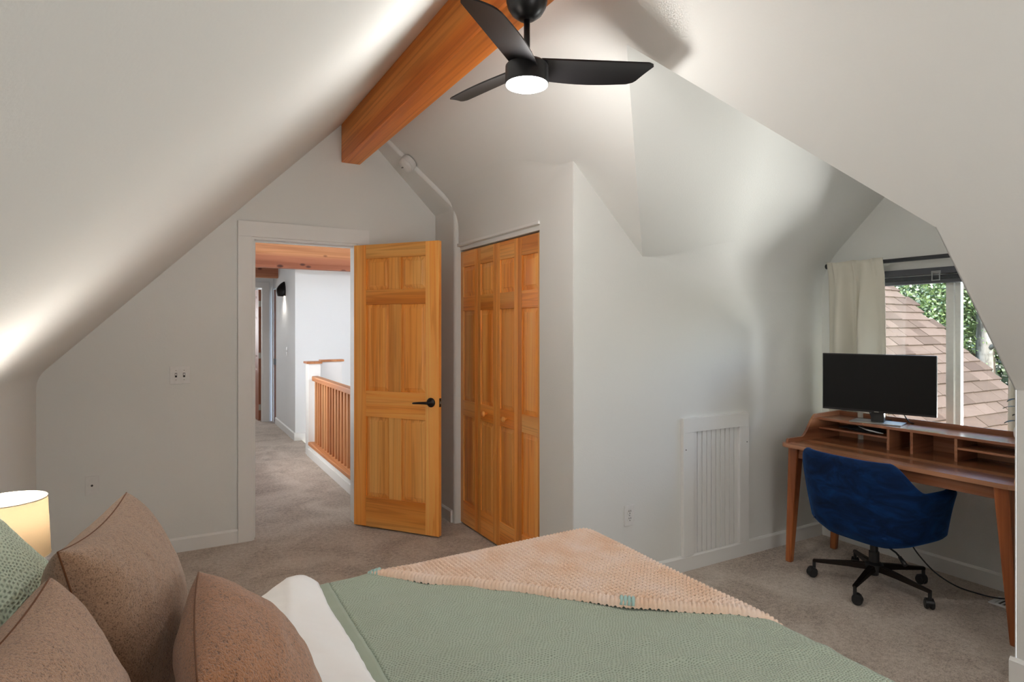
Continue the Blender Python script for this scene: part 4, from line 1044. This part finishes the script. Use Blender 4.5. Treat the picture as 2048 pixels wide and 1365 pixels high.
# ------------------------------------------------------------------ office chair
ch = empty('office_chair', (3.41, 1.952, 0), R(-4)); tag(ch, 'navy blue velvet swivel chair with black five-star base at the desk', 'office chair')
def chair_shell():
    nphi, nprof = 81, 44; PH = np.linspace(-R(128), R(128), nphi)
    P = np.zeros((nphi, nprof, 3))
    for i, ph in enumerate(PH):
        aph = abs(ph); s = min(1, max(0, (aph - R(44)) / R(40))); s = s * s * (3 - 2 * s)
        ztop = 0.755 + (0.605 - 0.755) * s
        zbot = 0.295 + 0.02 * s
        nexp = 3.0
        cx_ = -np.sign(math.cos(ph)) * abs(math.cos(ph)) ** (2 / nexp); cy_ = np.sign(math.sin(ph)) * abs(math.sin(ph)) ** (2 / nexp)
        endk = max(0, (aph - R(118)) / R(10)); th_ = 0.052 * math.sqrt(max(0.02, 1 - endk ** 2)); 
        zt = ztop - 0.05 * endk ** 2
        # outward direction
        d = Vector((cx_ * 0.285, cy_ * 0.30)); od = Vector((math.copysign(abs(cx_) ** 2, cx_) / 0.285, math.copysign(abs(cy_) ** 2, cy_) / 0.30)).normalized()
        for j in range(nprof):
            q = j / (nprof - 1)
            if q < 0.48:      # outside, bottom to top
                k = q / 0.48; z = zbot + (zt - 0.03 - zbot) * k
                inset = (0.075 - 0.05 * s) * (1 - k) ** 1.6 + 0.05 * max(0, 0.12 - k) / 0.12
                off = th_ / 2 - inset + 0.022 * s * k ** 3
            elif q < 0.62:    # rounded top
                k = (q - 0.48) / 0.14; a = PI * k
                off = th_ / 2 * math.cos(a) + 0.022 * s; z = zt - 0.03 + 0.03 * math.sin(a)
            else:             # inside, top to seat
                k = (q - 0.62) / 0.38; z = zt - 0.03 + (0.33 - zt + 0.03) * k
                off = -th_ / 2 - 0.05 * k ** 1.5 + 0.022 * s * (1 - k) ** 3
            P[i, j] = (d.x + od.x * off, d.y + od.y * off, z)
    o = grid_mesh('shell', P, M_VELVET, ch)
    # underside + end caps
    return o, P
shell, SP = chair_shell()
def cap_grid(name, loopA, loopB, mat):
    P = np.stack([loopA, loopB], 0); 
    return grid_mesh(name, P, mat, ch)
# underside: bridge the bottom rim to the centre plate
rim = SP[:, 0]; ctr = np.array([0.02, 0, 0.275]); fr = np.array([0.19, 0, 0.30])
rows = [rim + (ctr - rim) * k * np.array([1, 1, 1]) for k in np.linspace(0, 1, 6)]
for r_ in rows: pass
U_ = np.stack(rows, 1); U_[:, :, 2] = rim[:, None, 2] - 0.022 * np.sin(np.linspace(0, PI / 2, 6))[None, :]
grid_mesh('underside', U_, M_VELVET, ch)
for e_, nm in ((0, 'arm_front'), (-1, 'arm_front')):
    lp_ = SP[e_]; c_ = lp_.mean(0); mesh(nm, [tuple(c_ + np.array([0.006, 0, 0]))] + [tuple(p) for p in lp_], [(0, i, i + 1) for i in range(1, len(lp_))] + [(0, len(lp_), 1)], M_VELVET, ch, True)
# seat cushion
nn = 36; g_ = np.linspace(-1, 1, nn); U, V = np.meshgrid(g_, g_, indexing='ij')
cr = np.clip((1 - np.abs(U) ** 5) * (1 - np.abs(V) ** 5), 0, 1)
Xc = 0.02 + 0.245 * U; Yc = 0.225 * V * (1 - 0.06 * np.clip(-U, 0, 1))
grid_mesh('seat_cushion', np.stack([Xc, Yc, 0.36 + 0.085 * cr ** 0.5 + 0.012 * (1 - V ** 2)], -1), M_VELVET, ch)
bx('seat_front', (0.13, -0.20, 0.30), (0.262, 0.20, 0.40), M_VELVET, ch, 0.03)
MB().lathe([(0.026, 0.10), (0.026, 0.20), (0.020, 0.20), (0.020, 0.29)], 20).to('gas_column', M_BLACKP, ch, auto=40)
bx('mechanism', (-0.09, -0.06, 0.262), (0.09, 0.06, 0.29), M_BLACKP, ch, 0.006)
lvh = MB(); lvh.tube([(-0.02, -0.05, 0.272), (-0.06, -0.16, 0.255), (-0.075, -0.20, 0.235)], 0.005, 8); lvh.tube([(-0.070, -0.185, 0.243), (-0.085, -0.225, 0.215)], [0.009, 0.012], 10); lvh.to('tilt_lever', M_BLACKP, ch, True)
MB().lathe([(0.0, 0.072), (0.022, 0.072), (0.024, 0.09), (0.046, 0.098), (0.046, 0.135), (0.030, 0.145), (0.0, 0.145)], 24, cap=False).to('hub', M_BLACKP, ch, auto=40)
M_BRONZE = plain('dark_bronze_metal', srgb(38, 30, 26), 0.35, 0.7)
for a in (49, 121, 193, 265, 337):
    a = R(a + 4); M_ = Matrix.Rotation(a, 4, 'Z')
    m = MB(); b = bmesh.new(); rings_ = []
    for x, w_, z0, z1 in ((0.03, 0.022, 0.100, 0.134), (0.12, 0.018, 0.098, 0.126), (0.24, 0.014, 0.090, 0.110), (0.305, 0.012, 0.086, 0.102)):
        rings_.append([b.verts.new(p) for p in ((x, -w_, z0), (x, w_, z0), (x, w_ * 0.7, z1), (x, -w_ * 0.7, z1))])
    for A, B2 in zip(rings_, rings_[1:]):
        for i in range(4): b.faces.new([A[i], A[(i + 1) % 4], B2[(i + 1) % 4], B2[i]])
    b.faces.new(rings_[0][::-1]); b.faces.new(rings_[-1]); bmesh.ops.recalc_face_normals(b, faces=b.faces)
    bmesh.ops.bevel(b, geom=list(b.edges), offset=0.003, segments=2, affect='EDGES'); m.add(b, M_); leg = m.to('base_leg', M_BRONZE, ch)
    cs = R(random.uniform(0, 360)); MC = Matrix.Translation((0.298 * math.cos(a), 0.298 * math.sin(a), 0)) @ Matrix.Rotation(cs, 4, 'Z')
    m = MB(); m.lathe([(0.009, 0.05), (0.009, 0.095)], 12, MC)
    for s in (-1, 1):
        m.lathe([(0.0, -0.008), (0.022, -0.008), (0.026, -0.003), (0.026, 0.003), (0.022, 0.009), (0.0, 0.009)], 22, MC @ Matrix.Translation((0.012, s * 0.0125, 0.026)) @ Matrix.Rotation(PI / 2, 4, 'X'), cap=False)
    m.lathe([(0.029, -0.022), (0.029, 0.022)], 18, MC @ Matrix.Translation((0.010, 0, 0.034)) @ Matrix.Rotation(PI / 2, 4, 'X') @ Matrix.Scale(0.8, 4))
    m.to('caster', M_BLACKP, leg, auto=40)

# ------------------------------------------------------------------ outside: shingled roof, trees
RS = 0.9415; th = math.atan(RS)
rz_ = lambda y: 1.977 + RS * (y - 4.567)
RXR = 8.35
m = MB(); 
def deck():
    b = bmesh.new(); vs = []
    for x in (4.6, RXR - 0.03):
        for y, dz in ((0.6, -0.02), (5.6, -0.02), (5.6, -0.14), (0.6, -0.14)): vs.append(b.verts.new((x, y, rz_(y) + dz)))
    for f in ((0, 1, 2, 3), (7, 6, 5, 4), (0, 4, 5, 1), (1, 5, 6, 2), (2, 6, 7, 3), (3, 7, 4, 0)): b.faces.new([vs[i] for i in f])
    bmesh.ops.recalc_face_normals(b, faces=b.faces); return b
def shingle_mat():
    m = Mat('asphalt_shingle'); m.set(Roughness=0.95); m.b.inputs['Specular IOR Level'].default_value = 0.1
    oi = m.new('ObjectInfo'); c = m.coords((1, 1, 1), rnd=True); n = m.noise(c, 160, 3, 0.7); big = m.noise(c, 8, 2)
    base = m.ramp(oi.outputs['Random'], [(0.0, srgb(58, 48, 39)), (0.35, srgb(71, 60, 50)), (0.7, srgb(79, 68, 58)), (1.0, srgb(64, 54, 44))])
    col = m.mix(0.5, base, m.ramp(n, [(0.3, (0.6, 0.56, 0.54, 1)), (0.7, (1.15, 1.12, 1.1, 1))]), 'MULTIPLY')
    m.color(m.mix(0.3, col, m.ramp(big, [(0.3, (0.75, 0.7, 0.68, 1)), (0.7, (1.1, 1.1, 1.1, 1))]), 'MULTIPLY')); m.bump(n, 0.5, 0.004); return m.m
M_SHIN = shingle_mat()
roof = empty('house_roof', (6.5, 3.5, rz_(3.5))); tag(roof, 'tan asphalt-shingled roof of the next wing outside the window', 'roof')
m.add(deck(), Matrix.Translation((-6.5, -3.5, -rz_(3.5)))); m.to('roof_deck', plain('roof_felt', srgb(70, 58, 50), 0.95), roof)
def fascia(): 
    b = bmesh.new(); vs = []
    for x in (RXR - 0.03, RXR + 0.01):
        for y, dz in ((0.6, 0.0), (5.6, 0.0), (5.6, -0.2), (0.6, -0.2)): vs.append(b.verts.new((x, y, rz_(y) + dz)))
    for f in ((0, 1, 2, 3), (7, 6, 5, 4), (0, 4, 5, 1), (1, 5, 6, 2), (2, 6, 7, 3), (3, 7, 4, 0)): b.faces.new([vs[i] for i in f])
    bmesh.ops.recalc_face_normals(b, faces=b.faces); return b
m = MB(); m.add(fascia(), Matrix.Translation((-6.5, -3.5, -rz_(3.5)))); m.to('rake_board', plain('pale_rake_board', srgb(130, 126, 118), 0.7), roof)
shm = []
for wd in (0.20, 0.26, 0.32, 0.38):
    t = MB(); t.box((0.002, 0, 0.0), (wd - 0.004, 0.19, 0.026), 0.002, 1)
    me = bpy.data.meshes.new('shingle'); t.bm.to_mesh(me); t.bm.free(); me.materials.append(M_SHIN); shm.append((wd, me))
expo = 0.143
rows = []
s0 = 0.0
Rm = Matrix.Rotation(th, 4, 'X')
far_m = MB(); count = 0
y = 2.62; k = 0
while y < 5.2:
    x = 5.05 + random.uniform(0, 0.3)
    while x < RXR - 0.02:
        wd, me = random.choice(shm)
        if x + wd > RXR + 0.012: wd, me = min(shm, key=lambda q: abs(x + q[0] - RXR))
        tilt = R(6.5) ; lift = random.choice((0.004, 0.006, 0.010))
        Mx = Matrix.Translation((x - 6.5, y - 3.5, rz_(y) - rz_(3.5) + lift)) @ Matrix.Rotation(th - tilt, 4, 'X')
        # shown in the window between y 2.85 and 4.75
        depth = x * 0.4924 + (y) * 0.8704; rgt = x * 0.8704 - y * 0.4924; u = 1024 + FPX * rgt / depth; vv = HOR + FPX * (EYE - rz_(y)) / depth
        if 1700 < u < 2040 and 540 < vv < 880 and count < 300:
            o = bpy.data.objects.new('shingle', me); COL.objects.link(o); o.parent = roof; o.matrix_local = Mx; count += 1
        else:
            b = bmesh.new(); b.from_mesh(me); far_m.add(b, Mx)
        x += wd
    y += expo * math.cos(th); k += 1
fo = far_m.to('shingle_field', M_SHIN, roof); fo['kind'] = 'stuff'

structure(mesh('ground', [(4.3, -10, -3.2), (60, -10, -3.2), (60, 60, -3.2), (4.3, 60, -3.2)], [(0, 1, 2, 3)], plain('grass_ground', srgb(52, 68, 32), 0.95)), 'green ground far below the window', 'ground')
def leaf_mat(name, c1, c2):
    m = Mat(name); l = m.l
    c = m.coords(); n = m.noise(c, 2.3, 3)
    n2 = m.noise(c, 30, 1)
    col = m.ramp(m.math('ADD', m.math('MULTIPLY', n, 0.5), m.math('MULTIPLY', n2, 0.5)), [(0.35, c1), (0.65, c2)])
    d = m.new('BsdfDiffuse'); t = m.new('BsdfTranslucent'); g = m.new('BsdfGlossy'); g.inputs['Roughness'].default_value = 0.4
    l.new(col, d.inputs[0]); l.new(col, t.inputs[0]); g.inputs[0].default_value = (0.8, 0.85, 0.75, 1)
    mx = m.new('MixShader'); mx.inputs[0].default_value = 0.35; l.new(d.outputs[0], mx.inputs[1]); l.new(t.outputs[0], mx.inputs[2])
    m2 = m.new('MixShader'); m2.inputs[0].default_value = 0.10; l.new(mx.outputs[0], m2.inputs[1]); l.new(g.outputs[0], m2.inputs[2]); l.new(m2.outputs[0], m.out.inputs[0]); return m.m
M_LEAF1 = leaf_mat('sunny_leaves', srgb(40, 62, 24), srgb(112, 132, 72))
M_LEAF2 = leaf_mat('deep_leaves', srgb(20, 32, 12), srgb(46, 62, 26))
def bark():
    m = Mat('pale_birch_bark'); m.set(Roughness=0.9); n = m.noise(m.coords((1, 1, 0.5)), 7, 4, 0.6)
    m.color(m.ramp(n, [(0.40, srgb(50, 47, 38)), (0.52, srgb(98, 94, 84)), (0.7, srgb(122, 117, 107))])); m.bump(n, 0.4, 0.02); return m.m
M_BIRCH = bark(); M_BARK = plain('brown_bark', srgb(70, 58, 44), 0.95)
def tree(name, base, h, crown, rad, nleaf, size, lm, bm_, tr, label, seed):
    g = empty(name, base); tag(g, label, 'tree', 'trees outside the window')
    r = np.random.default_rng(seed)
    MB().tube([(0, 0, 0), (0.05, 0.04, h * 0.4), (-0.04, 0.02, h * 0.75), (0.02, 0, h)], [tr, tr * 0.85, tr * 0.6, tr * 0.25], 12).to('trunk', bm_, g, True)
    for k in range(7):
        a = r.uniform(0, 2 * PI); z0 = h * r.uniform(0.45, 0.85); L = rad[0] * r.uniform(0.5, 0.9)
        MB().tube([(0, 0, z0), (L * 0.5 * math.cos(a), L * 0.5 * math.sin(a), z0 + 0.25 * L), (L * math.cos(a), L * math.sin(a), z0 + 0.45 * L)], [tr * 0.3, tr * 0.18, tr * 0.06], 8).to('branch', bm_, g, True)
    ncl = max(12, nleaf // 220)
    d = r.normal(size=(ncl, 3)); d /= np.linalg.norm(d, axis=1)[:, None]
    cl = d * (r.uniform(0.45, 1.0, (ncl, 1)) ** 0.5) * np.array(rad) + np.array(crown)
    C = cl[r.integers(0, ncl, nleaf)] + r.normal(size=(nleaf, 3)) * np.array(rad) * 0.16
    nrm = r.normal(size=(nleaf, 3)) + np.array([-0.3, -0.6, 0.9]); nrm /= np.linalg.norm(nrm, axis=1)[:, None]
    t1 = np.cross(nrm, r.normal(size=(nleaf, 3))); t1 /= np.linalg.norm(t1, axis=1)[:, None]; t2 = np.cross(nrm, t1)
    s = size * r.uniform(0.6, 1.3, (nleaf, 1))
    V = np.stack([C - t1 * s * 0.5, C + t2 * s * 0.32 + nrm * s * 0.06, C + t1 * s * 0.6, C - t2 * s * 0.32 + nrm * s * 0.06], 1).reshape(-1, 3)
    me = bpy.data.meshes.new('foliage'); me.vertices.add(len(V)); me.vertices.foreach_set('co', V.astype(np.float32).ravel())
    idx = np.arange(len(V), dtype=np.int32); me.loops.add(len(V)); me.loops.foreach_set('vertex_index', idx)
    me.polygons.add(nleaf); me.polygons.foreach_set('loop_start', np.arange(0, len(V), 4, dtype=np.int32)); me.update(calc_edges=True); me.validate()
    o = link('foliage', me, lm, g); o['kind'] = 'stuff'; return g
tree('leafy_tree', (12.4, 6.9, -3.2), 6.2, (0, 0, 5.6), (1.5, 1.6, 1.9), 36000, 0.062, M_LEAF1, M_BARK, 0.14, 'sunlit pale green tree just beyond the roof edge', 1)
tree('leafy_tree', (13.6, 5.6, -3.2), 7.0, (0, 0, 6.0), (1.4, 1.3, 1.7), 30000, 0.062, M_LEAF1, M_BARK, 0.14, 'sunlit green tree right of the window mullion', 2)
tree('birch_tree', (12.6, 5.25, -3.2), 7.5, (0.2, 0.1, 7.0), (1.0, 1.0, 1.2), 12000, 0.06, M_LEAF1, M_BIRCH, 0.17, 'pale birch trunk showing low in the right window pane', 3)
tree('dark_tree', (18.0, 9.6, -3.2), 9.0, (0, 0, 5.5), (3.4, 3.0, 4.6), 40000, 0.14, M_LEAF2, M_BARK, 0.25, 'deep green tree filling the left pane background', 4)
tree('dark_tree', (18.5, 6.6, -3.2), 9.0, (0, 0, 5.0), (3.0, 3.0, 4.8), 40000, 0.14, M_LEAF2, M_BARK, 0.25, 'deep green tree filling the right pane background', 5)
